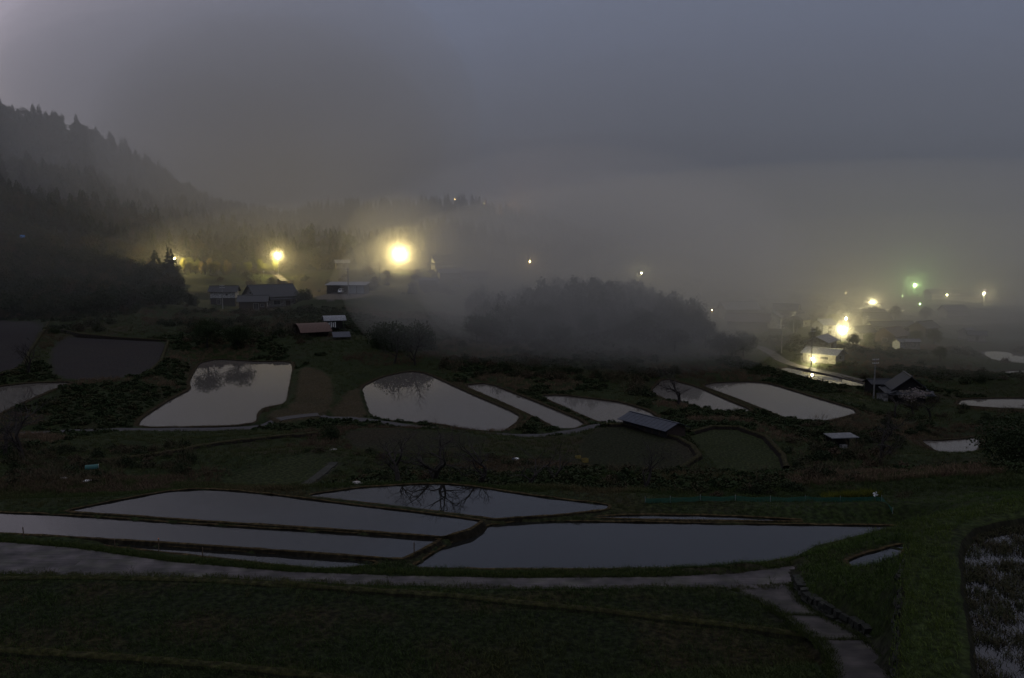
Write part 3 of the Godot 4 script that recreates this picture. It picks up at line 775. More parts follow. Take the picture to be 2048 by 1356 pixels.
func bank_strip(line: PackedVector2Array, closed: bool, level: PackedFloat32Array, out_sign: float, width: float, rise: float, drop: float, grass: Color, soil: Color) -> ArrayMesh:
	# an earth bund swept along a line: inner foot, two crown edges, outer foot
	var st := st_new()
	st.set_smooth_group(0)
	var n := line.size()
	var rows := []
	for i in n:
		var a := line[(i - 1 + n) % n] if closed or i > 0 else line[i]
		var b := line[(i + 1) % n] if closed or i < n - 1 else line[i]
		var dir := (b - a).normalized()
		var side := Vector2(dir.y, -dir.x) * out_sign
		var j := noise.get_noise_2d(line[i].x * 40.0, line[i].y * 40.0)
		var j2 := noise.get_noise_2d(line[i].x * 60.0 + 50.0, line[i].y * 60.0)
		var h := level[i % level.size()]
		var prof := [[-0.05 + j * 0.08, -0.35], [0.02 + j * 0.10, rise * 0.75 + j2 * 0.04], [width * 0.25, rise + j2 * 0.05], [width * 0.8, rise + j * 0.05], [width + j2 * 0.1, rise * 0.7], [width + drop * 0.8, -drop]]
		var row := []
		for q in prof:
			var v: Vector2 = line[i] + side * q[0]
			row.append(Vector3(v.x, h + q[1], -v.y))
		rows.append(row)
	var last := n if closed else n - 1
	for i in last:
		var r: Array = rows[i]
		var s: Array = rows[(i + 1) % n]
		for k in 5:
			var c := soil if k == 0 or k == 4 else grass
			var t := noise.get_noise_2d(r[k].x * 9.0 + 33.0, r[k].z * 9.0) * 0.5 + 0.5
			st.set_color(c.lerp(soil, t * 0.5))
			quad(st, r[k], s[k], s[k + 1], r[k + 1])
	return done(st)

func evenly(p: PackedVector2Array, closed: bool, step: float) -> PackedVector2Array:
	var out := PackedVector2Array()
	var n := p.size()
	for i in (n if closed else n - 1):
		var a := p[i]
		var b := p[(i + 1) % n]
		var m := maxi(1, int(a.distance_to(b) / step))
		for k in m:
			out.append(a.lerp(b, float(k) / m))
	if not closed:
		out.append(p[n - 1])
	return out

# ---------------------------------------------------------------- plants
func tuft_mesh(seed_no: int, blades: int, tall: float, spread: float, wide: float) -> ArrayMesh:
	var r := RandomNumberGenerator.new()
	r.seed = seed_no
	var st := st_new()
	for k in blades:
		var a := r.randf() * TAU
		var from := Vector3(cos(a), 0, sin(a)) * spread * sqrt(r.randf())
		var lean := Vector3(r.randf_range(-1, 1), 0, r.randf_range(-1, 1)) * tall * 0.6
		var up := Vector3(0, tall * r.randf_range(0.55, 1.0), 0)
		var s := Vector3(sin(a * 3.0), 0, cos(a * 3.0)) * wide * 0.5
		var v := r.randf_range(0.7, 1.25)
		st.set_color(Color(v, v, v * 0.9))
		var mid := from + up * 0.6 + lean * 0.35
		tri(st, from - s, mid, from + s)
		tri(st, mid - s * 0.7, from + up + lean, mid + s * 0.7)
	return done(st)

func shrub_mesh(seed_no: int, leaves: int, leaf: float, flat_top := 0.8) -> ArrayMesh:
	# unit bush: leaf faces in and over a lumpy dome of radius 1
	var r := RandomNumberGenerator.new()
	r.seed = seed_no
	var st := st_new()
	var lumps := []
	for k in 9:
		var a := r.randf() * TAU
		var e := r.randf_range(0.1, 1.3)
		lumps.append([Vector3(cos(a) * cos(e), sin(e) * flat_top + 0.15, sin(a) * cos(e)) * r.randf_range(0.35, 0.65), r.randf_range(0.3, 0.5)])
	for k in leaves:
		var l: Array = lumps[r.randi() % lumps.size()]
		var dir := Vector3(r.randfn(), r.randfn(), r.randfn()).normalized()
		var at: Vector3 = l[0] + dir * l[1] * pow(r.randf(), 0.4)
		if at.y < 0.0:
			at.y = -at.y * 0.3
		leaf_into(st, r, at, leaf * r.randf_range(0.6, 1.3), 0.8, 1.2)
	return done(st)

func leaf_into(st: SurfaceTool, r: RandomNumberGenerator, at: Vector3, size: float, lo: float, hi: float) -> void:
	var u := Vector3(r.randfn(), r.randfn(), r.randfn()).normalized()
	var v := u.cross(Vector3(r.randfn(), r.randfn(), r.randfn())).normalized()
	var s := r.randf_range(lo, hi)
	st.set_color(Color(s, s * r.randf_range(0.94, 1.06), s * r.randf_range(0.85, 1.05)))
	quad(st, at - u * size * 0.5, at + v * size * 0.3, at + u * size * 0.5, at - v * size * 0.3)

func conifer_crown(seed_no: int) -> ArrayMesh:
	# unit-height crown (y 0..1), radius about 0.16
	var r := RandomNumberGenerator.new()
	r.seed = seed_no
	var st := st_new()
	var levels := 20
	for i in levels:
		var t := float(i) / levels
		var y := 0.10 + 0.88 * t
		var rad := 0.17 * pow(1.0 - t, 0.75) * r.randf_range(0.8, 1.15) + 0.008
		var n := int(lerpf(9, 4, t))
		for k in n:
			var a := TAU * k / n + r.randf() * 1.2
			var out := Vector3(cos(a), 0, sin(a))
			var side := Vector3(-sin(a), 0, cos(a))
			var len := rad * r.randf_range(0.65, 1.2)
			var root := Vector3(0, y + 0.02, 0)
			var tip := root + out * len + Vector3(0, -len * 0.45, 0)
			var s := r.randf_range(0.7, 1.3)
			st.set_color(Color(s, s, s * 0.95))
			var w := len * 0.36
			var m := root.lerp(tip, 0.6)
			quad(st, root, m + side * w, tip, m - side * w)
			quad(st, root + Vector3(0, 0.012, 0), m + Vector3(0, 0.022, 0) + side * w * 0.4, tip, m + Vector3(0, -0.03, 0))
	return done(st)

func broad_crown(seed_no: int, clumps: int, per: int, leaf: float, tall := 1.0) -> ArrayMesh:
	# unit crown of radius about 1 around the origin, uneven clumps with gaps
	var r := RandomNumberGenerator.new()
	r.seed = seed_no
	var st := st_new()
	for k in clumps:
		var dir := Vector3(r.randfn(), r.randfn() * 0.9 + 0.2, r.randfn()).normalized()
		var c := dir * pow(r.randf(), 0.45) * Vector3(0.85, 0.75 * tall, 0.85)
		var rad := r.randf_range(0.14, 0.3)
		var shade := r.randf_range(0.8, 1.2)
		for q in per:
			var o := Vector3(r.randfn(), r.randfn() * 0.75, r.randfn()) * rad * 0.55
			leaf_into(st, r, c + o, leaf * r.randf_range(0.6, 1.3), shade * 0.85, shade * 1.15)
	return done(st)

func branch_into(st: SurfaceTool, twigs: SurfaceTool, r: RandomNumberGenerator, from: Vector3, dir: Vector3, len: float, rad: float, depth: int, spread: float) -> void:
	var bends := 3 if depth > 2 else 2
	var p := from
	var d := dir
	var rr := rad
	for k in bends:
		d = (d + Vector3(r.randfn(), r.randfn() * 0.6 + 0.08, r.randfn()) * 0.22).normalized()
		var q := p + d * len / bends
		var r2 := rr * 0.84
		tube_into(st if depth >= 4 else twigs, p, q, rr, r2, 5 if depth > 2 else 3)
		p = q
		rr = r2
		if depth > 0 and k < bends - 1 and r.randf() < 0.8:
			branch_into(st, twigs, r, p, bent(r, d, spread), len * r.randf_range(0.5, 0.72), rr * 0.6, depth - 1, spread)
	if depth > 0:
		for k in (2 if depth > 1 else 3):
			branch_into(st, twigs, r, p, bent(r, d, spread), len * r.randf_range(0.6, 0.82), rr * 0.78, depth - 1, spread)

func bent(r: RandomNumberGenerator, d: Vector3, spread: float) -> Vector3:
	return (d + Vector3(r.randfn(), r.randfn() * 0.55 + 0.1, r.randfn()) * spread).normalized()

func bare_tree(label: String, at: Vector3, tall: float, seed_no: int, spread := 0.6, depth := 5, lean := Vector3.ZERO, thick := 0.035) -> Node3D:
	var t := thing("bare_tree", label, "tree", at, 0.0, "leafless trees of the terraces")
	var r := RandomNumberGenerator.new()
	r.seed = seed_no
	var trunk := st_new()
	var twigs := st_new()
	branch_into(trunk, twigs, r, Vector3(0, -0.2, 0), (Vector3.UP + lean).normalized(), tall * 0.34, tall * thick, depth, spread)
	part("trunk", done(trunk), M.bark, t)
	part("crown", done(twigs), M.twig, t)
	return t

var crowns := {}

func leafy_tree(called: String, label: String, at: Vector3, tall: float, wide: float, color: Color, seed_no: int, group: String) -> Node3D:
	var t := thing(called, label, "tree", at, seed_no * 1.7, group)
	var key := "b%d" % (seed_no % 3)
	if not crowns.has(key):
		crowns[key] = broad_crown(100 + seed_no % 3, 150, 44, 0.065)
	var r := RandomNumberGenerator.new()
	r.seed = seed_no
	var st := st_new()
	var fork := Vector3(r.randf_range(-0.3, 0.3), tall * 0.38, r.randf_range(-0.3, 0.3))
	tube_into(st, Vector3(0, -0.3, 0), fork, tall * 0.035, tall * 0.024)
	for k in 5:
		var a := TAU * k / 5.0 + r.randf()
		tube_into(st, fork, fork + Vector3(cos(a) * wide * 0.3, tall * r.randf_range(0.15, 0.35), sin(a) * wide * 0.3), tall * 0.016, tall * 0.005, 5)
	part("trunk", done(st), M.bark, t)
	var c := part("crown", crowns[key], leaf_mat(color), t, Vector3(0, tall * 0.54, 0))
	c.scale = Vector3(wide * 0.5, tall * 0.5, wide * 0.5)
	return t

func leaf_mat(c: Color) -> StandardMaterial3D:
	var key := "leaf_%.3f_%.3f_%.3f" % [c.r, c.g, c.b]
	if not M.has(key):
		var m := vertex_mat(0.75)
		m.albedo_color = c.linear_to_srgb()
		m.backlight_enabled = true
		m.backlight = lin(0.25, 0.3, 0.1)
		M[key] = m
	return M[key]

func conifer(label: String, at: Vector3, tall: float, fat: float, seed_no: int, group: String) -> Node3D:
	var t := thing("conifer_tree", label, "tree", at, seed_no * 2.1, group)
	var key := "c%d" % (seed_no % 3)
	if not crowns.has(key):
		crowns[key] = conifer_crown(40 + seed_no % 3)
	part("trunk", tube([Vector3(0, -0.5, 0), Vector3(0, tall * 0.95, 0)], [tall * 0.018, 0.03]), M.bark, t)
	var c := part("crown", crowns[key], leaf_mat(Color(0.022, 0.032, 0.018)), t)
	c.scale = Vector3(tall * fat, tall, tall * fat)
	return t

func bush(label: String, at: Vector3, size: Vector3, color: Color, seed_no: int, group: String) -> Node3D:
	var t := thing("shrub", label, "shrub", at, seed_no * 1.3, group)
	var key := "s%d" % (seed_no % 3)
	if not crowns.has(key):
		crowns[key] = shrub_mesh(70 + seed_no % 3, 3200, 0.075)
	var st := st_new()
	for k in 4:
		var a := TAU * k / 4.0 + seed_no
		tube_into(st, Vector3(0, -0.2, 0), Vector3(cos(a) * size.x * 0.4, size.y * 0.5, sin(a) * size.z * 0.4), size.y * 0.03, size.y * 0.012, 4)
	part("stem", done(st), M.bark, t)
	var c := part("foliage", crowns[key], leaf_mat(color), t)
	c.scale = size
	return t

func scatter(called: String, label: String, mesh: Mesh, m: Material, places: Array, colors: Array) -> void:
	var mm := MultiMesh.new()
	mm.transform_format = MultiMesh.TRANSFORM_3D
	mm.use_colors = true
	mm.mesh = mesh
	mm.instance_count = places.size()
	for i in places.size():
		mm.set_instance_transform(i, places[i])
		mm.set_instance_color(i, colors[i])
	var o := MultiMeshInstance3D.new()
	o.name = numbered(called)
	o.multimesh = mm
	o.material_override = m
	add_child(o)
	o.set_meta("kind", "stuff")
	o.set_meta("label", label)

func standing(at: Vector3, s: Vector3) -> Transform3D:
	return Transform3D(Basis(Vector3.UP, rng.randf() * TAU).scaled_local(s), at)

func build_grass() -> void:
	var short := tuft_mesh(1, 9, 0.30, 0.26, 0.035)
	var rank := tuft_mesh(2, 16, 0.55, 0.40, 0.06)
	var dry := tuft_mesh(3, 22, 0.8, 0.5, 0.07)
	var weed := shrub_mesh(5, 130, 0.34, 0.6)
	var places := []
	var colors := []
	# near field and verges
	for k in 42000:
		var x := rng.randf_range(-34, 34)
		var z := -rng.randf_range(27, 47.5)
		var kind := kind_at(x, z)
		if kind == 1 or kind == 2:
			continue
		var n := noise.get_noise_2d(x * 5.0, z * 5.0) * 0.5 + 0.5
		var big := noise.get_noise_2d(x * 2.0 + 500.0, z * 5.0) * 0.5 + 0.5
		if kind == 3 and rng.randf() > 0.1 + n * 0.5 + big * 0.5:
			continue
		var s := rng.randf_range(0.45, 1.2) * (0.5 + n * 0.5 + big * 0.6)
		places.append(standing(Vector3(x, ground(x, z) - 0.03, z), Vector3(s, s * 0.85, s)))
		if x > 12.5 and kind != 3:
			colors.append(Color(0.058, 0.088, 0.020).lerp(Color(0.036, 0.060, 0.016), rng.randf()))
			continue
		colors.append(Color(0.034, 0.050, 0.014).lerp(Color(0.062, 0.052, 0.021), smoothstep(0.45, 0.75, n) * 0.7).lerp(Color(0.022, 0.044, 0.015), rng.randf() * 0.5))
	var hp := []
	var hc := []
	for k in 700:
		var x := rng.randf_range(-30, 26)
		var z := -rng.randf_range(29, 45)
		if kind_at(x, z) == 3 and noise.get_noise_2d(x * 6.0 + 90.0, z * 6.0) > 0.02:
			var s := rng.randf_range(0.5, 1.1)
			hp.append(standing(Vector3(x, ground(x, z) - 0.03, z), Vector3(s, s, s)))
			hc.append(Color(0.040, 0.052, 0.016).lerp(Color(0.075, 0.055, 0.028), rng.randf()))
	scatter("field_weeds", "taller weeds and dead stalks in the nearest field", tuft_mesh(17, 11, 0.55, 0.22, 0.03), M.leaf, hp, hc)
	scatter("grass", "short rough grass on the nearest field", short, M.leaf, places, colors)
	# rank grass between the front ponds and the gully
	places = []
	colors = []
	for k in 30000:
		var x := rng.randf_range(-46, 50)
		var z := -rng.randf_range(46, 80)
		var kind := kind_at(x, z)
		if kind == 1 or kind == 2 or in_water(x, z, 0.12):
			continue
		var n := noise.get_noise_2d(x * 4.0, z * 4.0) * 0.5 + 0.5
		var s := rng.randf_range(0.4, 0.9) * (0.6 + n * 0.7)
		if z > -62.0:
			s *= 0.6
		places.append(standing(Vector3(x, ground(x, z) - 0.04, z), Vector3(s, s, s)))
		if x > 16.0 and z > -58.0:
			colors.append(Color(0.055, 0.084, 0.020).lerp(Color(0.034, 0.056, 0.015), rng.randf()))
			continue
		colors.append(Color(0.038, 0.050, 0.015).lerp(Color(0.085, 0.060, 0.033), smoothstep(0.5, 0.8, n)).lerp(Color(0.024, 0.038, 0.014), rng.randf() * 0.6))
	scatter("rank_grass", "rank grass on the bank behind the front ponds", rank, M.leaf, places, colors)
	# scrub of the slopes
	places = []
	colors = []
	var dp := []
	var dc := []
	var gp := []
	var gc := []
	for k in 60000:
		var d := 66.0 + 230.0 * pow(rng.randf(), 1.4)
		var x := rng.randf_range(-0.66, 0.66) * (d + 14.0)
		var z := -d
		var kind := kind_at(x, z)
		if kind == 1 or kind == 2 or kind == 4 or kind == 8 or in_water(x, z, 1.2):
			continue
		var n := noise.get_noise_2d(x * 2.2 + 70.0, z * 2.2) * 0.5 + 0.5
		var n2 := noise.get_noise_2d(x * 1.1 - 70.0, z * 1.1 + 400.0) * 0.5 + 0.5
		var y := ground(x, z) - 0.05
		var s := rng.randf_range(0.5, 1.0) * (0.7 + d / 300.0)
		if kind >= 3:
			if rng.randf() < 0.3:
				gp.append(standing(Vector3(x, y, z), Vector3(s, s * 0.4, s)))
				gc.append(soil_color(kind, x, d) * rng.randf_range(0.7, 1.3))
		elif n > (0.74 if x > 8.0 and d < 98.0 else 0.63):
			dp.append(standing(Vector3(x, y, z), Vector3(s, s * rng.randf_range(0.6, 1.1), s)))
			dc.append(Color(0.105, 0.078, 0.048).lerp(Color(0.075, 0.048, 0.034), rng.randf()) * (0.8 if n2 > 0.5 else 1.15))
		elif n2 < 0.50:
			var b := s * rng.randf_range(0.5, 1.25)
			places.append(standing(Vector3(x, y - 0.1, z), Vector3(b, b * rng.randf_range(0.6, 1.0), b)))
			colors.append(Color(0.020, 0.032, 0.012).lerp(Color(0.042, 0.036, 0.018), rng.randf() * rng.randf()))
		else:
			gp.append(standing(Vector3(x, y, z), Vector3(s, s * 0.8, s)))
			gc.append(Color(0.034, 0.048, 0.016).lerp(Color(0.062, 0.050, 0.024), rng.randf() * n * 1.4))
	# weeds standing in the two wet paddies of the right terrace
	var wp := []
	var wc := []
	for k in 9000:
		var x := rng.randf_range(14.0, 32.0)
		var z := -rng.randf_range(24.0, 48.0)
		if not in_water(x, z) or x < 16.2 and z < -47.0:
			continue
		var left_one := x < 20.5 and z < -38.0
		var n := noise.get_noise_2d(x * 30.0, z * 30.0) * 0.5 + 0.5
		if n < (0.72 if left_one else 0.44):
			continue
		var s := rng.randf_range(0.35, 0.8) * (0.4 if left_one else 1.0)
		wp.append(standing(Vector3(x, (13.52 if left_one else 16.47), z), Vector3(s * 1.3, s * 0.7, s * 1.3)))
		wc.append(Color(0.030, 0.036, 0.016).lerp(Color(0.045, 0.036, 0.022), rng.randf()))
	scatter("paddy_weeds", "weeds and stubble standing in the right terrace paddies", rank, M.leaf, wp, wc)
	# thickets
	var tp := []
	var tc := []
	for q in [[-0.37, -0.225, 212.0, 300.0, 260, 2.2, 0.55], [-0.62, -0.36, 240.0, 300.0, 160, 2.4, 0.55], [-0.08, 0.17, 180.0, 226.0, 300, 1.9, 0.45], [0.13, 0.19, 165.0, 205.0, 110, 2.0, 0.3], [0.31, 0.55, 98.0, 150.0, 330, 1.5, 0.5], [0.11, 0.40, 64.0, 88.0, 420, 0.9, 0.45], [-0.58, -0.37, 70.0, 104.0, 380, 1.0, 0.5], [-0.24, 0.1, 66.0, 100.0, 300, 0.8, 0.5], [0.40, 0.60, 150.0, 260.0, 180, 1.8, 0.6], [0.25, 0.42, 330.0, 470.0, 220, 3.2, 0.4], [-0.34, -0.06, 350.0, 440.0, 200, 2.8, 0.5]]:
		for k in q[4]:
			var d := rng.randf_range(q[2], q[3])
			var x := rng.randf_range(q[0], q[1]) * d
			if noise.get_noise_2d(x * 3.0 + 20.0, d * 3.0) * 0.5 + 0.5 < q[6] - 0.1 or kind_at(x, -d) > 0 or in_water(x, -d, 1.5 + q[5] * 0.5) or x > 0.45 * d and d > 100.0 and d < 146.0:
				continue
			var s: float = q[5] * rng.randf_range(0.45, 1.25)
			tp.append(standing(Vector3(x, ground(x, -d) - 0.2, -d), Vector3(s, s * rng.randf_range(0.7, 1.2), s)))
			tc.append(Color(0.019, 0.027, 0.012).lerp(Color(0.060, 0.042, 0.028), pow(rng.randf(), 2.5)))
	var kinds := [[], [], []]
	var tints := [[], [], []]
	for i in tp.size():
		kinds[i % 3].append(tp[i])
		tints[i % 3].append(tc[i] if i % 3 != 2 else tc[i].lerp(Color(0.085, 0.064, 0.042), 0.6))
	scatter("thicket", "dark leafy thickets of shrubs on the slopes", shrub_mesh(77, 700, 0.14), M.leaf, kinds[0], tints[0])
	scatter("bramble", "loose dark bramble clumps on the slopes", shrub_mesh(78, 420, 0.2, 0.5), M.leaf, kinds[1], tints[1])
	scatter("dead_reeds", "upright dead reeds between the shrubs", tuft_mesh(15, 40, 1.3, 0.8, 0.05), M.leaf, kinds[2], tints[2])
	scatter("scrub", "low dark green scrub on the valley slopes", weed, M.leaf, places, colors)
	scatter("dry_grass", "brown dry grass clumps on the valley slopes", dry, M.leaf, dp, dc)
	scatter("meadow_grass", "green meadow grass on the valley slopes", rank, M.leaf, gp, gc)

func line_grass(called: String, label: String, line: PackedVector2Array, level: PackedFloat32Array, per_m: float, width: float, size: float, c0: Color, c1: Color, mesh: Mesh, side := 0.0) -> void:
	var places := []
	var colors := []
	for i in line.size() - 1:
		var a := line[i]
		var b := line[i + 1]
		var dir := (b - a).normalized().orthogonal()
		var n := int(a.distance_to(b) * per_m + rng.randf())
		for k in n:
			var t := rng.randf()
			var v := a.lerp(b, t) + dir * (rng.randf_range(-0.5, 0.5) * width + side)
			if in_water(v.x, -v.y, 0.02):
				continue
			var y := lerpf(level[mini(i, level.size() - 1)], level[mini(i + 1, level.size() - 1)], t)
			var s := size * rng.randf_range(0.5, 1.15)
			places.append(standing(Vector3(v.x, y, -v.y), Vector3(s, s, s)))
			colors.append(c0.lerp(c1, rng.randf()))
	scatter(called, label, mesh, M.leaf, places, colors)

func build_water() -> void:
	var names := {"A": "upper left front rice pond, long and pointed", "B": "second front rice pond reaching the left edge", "C": "narrow strip of pond along the concrete path", "D": "large front right rice pond", "E": "front pond mirroring bare branches", "F": "sliver of pond behind the large front right pond", "P0": "pond at the left edge below the brown fields", "P1": "large bright left pond with a stepped shore", "P2": "wide middle pond mirroring two trees", "P3": "slanted narrow pond right of the middle pond", "P4": "pond behind the long dark shed", "P5": "pond behind the gnarled bare tree", "P6": "long slanted pond with clipped shrubs on its bank", "P7": "pond below the road lamp mirroring it", "P8": "far right pond beside the edge, highest", "P9": "far right pond beside the edge, middle one", "P10": "far right pond beside the edge, lowest", "P11": "small pond left of the big dark tree", "W1": "muddy wet patch on the grass terrace", "W2": "weedy flooded paddy at the right edge"}
	var short := tuft_mesh(1, 9, 0.30, 0.26, 0.035)
	for p in PONDS:
		var near: bool = p[1] > 10.0
		var shape := rounded(ring(p[3]), 1, 0.1 if near else 0.17)
		structure("pond_water", sheet(shape, p[1]), M.water if near else M.painted_sheen_water, "still water of the " + names[p[0]])
		var line := evenly(shape, true, 0.5 if near else 1.0)
		var out := 1.0 if Geometry2D.is_polygon_clockwise(shape) else -1.0
		var mesh := bank_strip(line, true, PackedFloat32Array([p[1]]), -out, 0.24 if near else 0.7, 0.08 if near else 0.22, 0.5 if near else 0.9, Color(0.125, 0.090, 0.040) if near else Color(0.075, 0.056, 0.030), Color(0.026, 0.021, 0.015))
		structure("pond_bank", mesh, M.ground, "earth bank round the " + names[p[0]])
	# grass along the crowns of the bunds
	var tall_tuft := tuft_mesh(2, 16, 0.55, 0.40, 0.06)
	for p in PONDS:
		if p[1] < 10.0:
			var edge := Geometry2D.offset_polygon(rounded(ring(p[3]), 1, 0.17), 0.55)
			if edge.size() > 0:
				var round_line := evenly(edge[0], true, 1.0)
				round_line.append(round_line[0])
				line_grass("shore_grass", "dry grass on the shore of the " + names[p[0]], round_line, PackedFloat32Array([p[1] + 0.1]), 5.0, 1.0, 0.62, Color(0.085, 0.062, 0.034), Color(0.040, 0.042, 0.018), tall_tuft)
			continue
		var shape := rounded(ring(p[3]), 1, 0.1)
		var grown := Geometry2D.offset_polygon(shape, 0.26)
		if grown.size() == 0:
			continue
		var line := evenly(grown[0], true, 0.6)
		line.append(line[0])
		var level := PackedFloat32Array([p[1] + 0.05])
		line_grass("bund_grass", "yellowish grass on the bund of the " + names[p[0]], line, level, 16.0, 0.34, 0.26, Color(0.115, 0.088, 0.030), Color(0.060, 0.058, 0.020), short)

func strip_mesh(left: Array, right: Array, thick := 0.25) -> ArrayMesh:
	var st := st_new()
	for i in left.size() - 1:
		quad(st, left[i], left[i + 1], right[i + 1], right[i])
		var down := Vector3(0, -thick, 0)
		quad(st, left[i] + down, left[i + 1] + down, left[i + 1], left[i])
		quad(st, right[i], right[i + 1], right[i + 1] + down, right[i] + down)
	var n := left.size() - 1
	var dn := Vector3(0, -thick, 0)
	quad(st, left[0], right[0], right[0] + dn, left[0] + dn)
	quad(st, left[n] + dn, right[n] + dn, right[n], left[n])
	return done(st)

func road(called: String, label: String, flat: Array, width: float, m: Material, lift := 0.05) -> void:
	var pts := []
	for i in range(0, flat.size(), 3):
		pts.append(Vector3(flat[i], flat[i + 2], -flat[i + 1]))
	var l := []
	var r := []
	for i in pts.size() - 1:
		var n := maxi(2, int(pts[i].distance_to(pts[i + 1]) / 1.5))
		for k in (n if i < pts.size() - 2 else n + 1):
			var c: Vector3 = pts[i].cubic_interpolate(pts[i + 1], pts[maxi(i - 1, 0)], pts[mini(i + 2, pts.size() - 1)], float(k) / n)
			var dir: Vector3 = (pts[i + 1] - pts[i]).lerp(pts[mini(i + 2, pts.size() - 1)] - pts[mini(i + 1, pts.size() - 2)], float(k) / n * 0.5)
			if i > 0:
				dir = dir.lerp(pts[i] - pts[i - 1], (1.0 - float(k) / n) * 0.5)
			var side := Vector3(dir.z, 0, -dir.x).normalized() * (width * 0.5 + noise.get_noise_2d(c.x * 20.0, c.z * 20.0) * 0.15)
			var y := maxf(c.y, maxf(ground(c.x, c.z), maxf(ground(c.x + side.x, c.z + side.z), ground(c.x - side.x, c.z - side.z)))) + lift
			l.append(Vector3(c.x, y, c.z) + side)
			r.append(Vector3(c.x, y, c.z) - side)
	structure(called, strip_mesh(l, r), m, label)

func build_paths() -> void:
	var l := []
	var r := []
	for i in range(0, PATH_FAR.size(), 2):
		l.append(Vector3(PATH_FAR[i], 12.6, -PATH_FAR[i + 1]))
		r.append(Vector3(PATH_NEAR[i], 12.6, -PATH_NEAR[i + 1]))
	var p := structure("concrete_path", strip_mesh(l, r), M.concrete, "wide concrete farm path in front of the ponds")
	for i in range(0, SLABS.size() - 1, 2):
		var e0 := []
		var e1 := []
		var last := mini(i + 2, SLABS.size() - 1)
		for k in range(i, last + 1):
			var q: Array = SLABS[k]
			e0.append(Vector3(q[0], q[4], -q[1]))
			e1.append(Vector3(q[2], q[4], -q[3]))
		var m := e0.size() - 1
		for e in [e0, e1]:
			if i > 0:
				e[0] = e[0].lerp(e[1], 0.02)
			e[m] = e[m].lerp(e[m - 1], 0.02)
		part("slab", strip_mesh(e0, e1), M.dark_concrete, p)
	road("farm_road", "narrow asphalt farm road along the middle ponds", ROAD_MID, 2.3, M.asphalt)
	road("ditch_path", "short concrete track between scrub and field", DITCH_PATH, 0.8, M.stone_dark)
	road("village_road", "lit village road above the lamp pond", ROAD_RIGHT, 3.4, M.concrete)
	road("lane", "lit lane behind the pale barns", ROAD_R2, 3.0, M.concrete)
	road("hillside_lane", "lane under the left hillside lamp", ROAD_LEFT, 3.0, M.concrete)
	road("hillside_road", "road under the brightest lamp", ROAD_LAMP, 4.0, M.asphalt)
	var rank := tuft_mesh(2, 16, 0.55, 0.40, 0.06)
	var short := tuft_mesh(1, 9, 0.30, 0.26, 0.035)
	# grassy verges and near bunds
	for v in [[BUND_L1, "field_bund", "grass bund slanting across the nearest field"], [BUND_L2, "field_bund", "grass bund at the bottom left of the field"], [BUND_L0, "field_bund", "grass verge below the concrete path"], [RIDGE_A, "terrace_ridge", "grassy ridge right of the large front pond"], [RIDGE_B, "terrace_ridge", "broad grassy bund of the right edge paddy"]]:
		var flat: Array = v[0]
		var line := PackedVector2Array()
		var level := PackedFloat32Array()
		for i in range(0, flat.size() - 3, 3):
			var n := maxi(2, int(Vector2(flat[i], flat[i + 1]).distance_to(Vector2(flat[i + 3], flat[i + 4])) / 0.5))
			for k in n:
				var t := float(k) / n
				line.append(Vector2(flat[i], flat[i + 1]).lerp(Vector2(flat[i + 3], flat[i + 4]), t))
				level.append(lerpf(flat[i + 2], flat[i + 5], t))
		var wide := (2.0 if v[0] == RIDGE_B else 1.3) if v[1] == "terrace_ridge" else 0.55
		var shifted := PackedVector2Array()
		for i in line.size():
			var dir := (line[mini(i + 1, line.size() - 1)] - line[maxi(i - 1, 0)]).normalized().orthogonal()
			shifted.append(line[i] - dir * wide * 0.5)
		structure(v[1], bank_strip(shifted, false, level, 1.0, wide, 0.16, 0.5, Color(0.048, 0.068, 0.020) if v[1] == "terrace_ridge" else Color(0.070, 0.066, 0.026), Color(0.024, 0.026, 0.014)), M.ground, v[2])
		var up := PackedFloat32Array()
		for h in level:
			up.append(h + 0.13)
		line_grass("verge_grass", "tufts on the " + v[2], line, up, (60.0 if wide > 1.6 else 34.0) if wide > 1.0 else 26.0, wide * 1.2, 0.85 if wide > 1.0 else 0.5, Color(0.080, 0.076, 0.024) if wide < 1.0 else Color(0.082, 0.108, 0.024), Color(0.044, 0.070, 0.017), short)
	for v in [[EDGE_G4, "terrace edge round the brown field below the shed"], [EDGE_G3, "terrace edge round the rounded green field"], [EDGE_G1, "grass bund between the two brown left fields"], [EDGE_G2, "terrace edge round the right brown left field"], [EDGE_S, "faint terrace edge in the left scrub"]]:
		var flat: Array = v[0]
		var line := PackedVector2Array()
		var level := PackedFloat32Array()
		for i in range(0, flat.size() - 3, 3):
			var n := maxi(2, int(Vector2(flat[i], flat[i + 1]).distance_to(Vector2(flat[i + 3], flat[i + 4])) / 0.8))
			for k in n:
				var t := float(k) / n
				line.append(Vector2(flat[i], flat[i + 1]).lerp(Vector2(flat[i + 3], flat[i + 4]), t))
				level.append(lerpf(flat[i + 2], flat[i + 5], t))
		var up := PackedFloat32Array()
		for i in line.size():
			level[i] = maxf(level[i], ground(line[i].x, -line[i].y) + 0.05)
			up.append(level[i] + 0.3)
		structure("terrace_edge", bank_strip(line, false, level, 1.0, 0.7, 0.35, 1.0, Color(0.075, 0.068, 0.028), Color(0.020, 0.017, 0.013)), M.ground, v[1])
		line_grass("edge_grass", "grass on the " + v[1], line, up, 9.0, 0.8, 0.5, Color(0.075, 0.068, 0.026), Color(0.045, 0.050, 0.018), short)
	# grass at the edges and in the joints of the slab path
	var joints := PackedVector2Array()
	var jl := PackedFloat32Array()
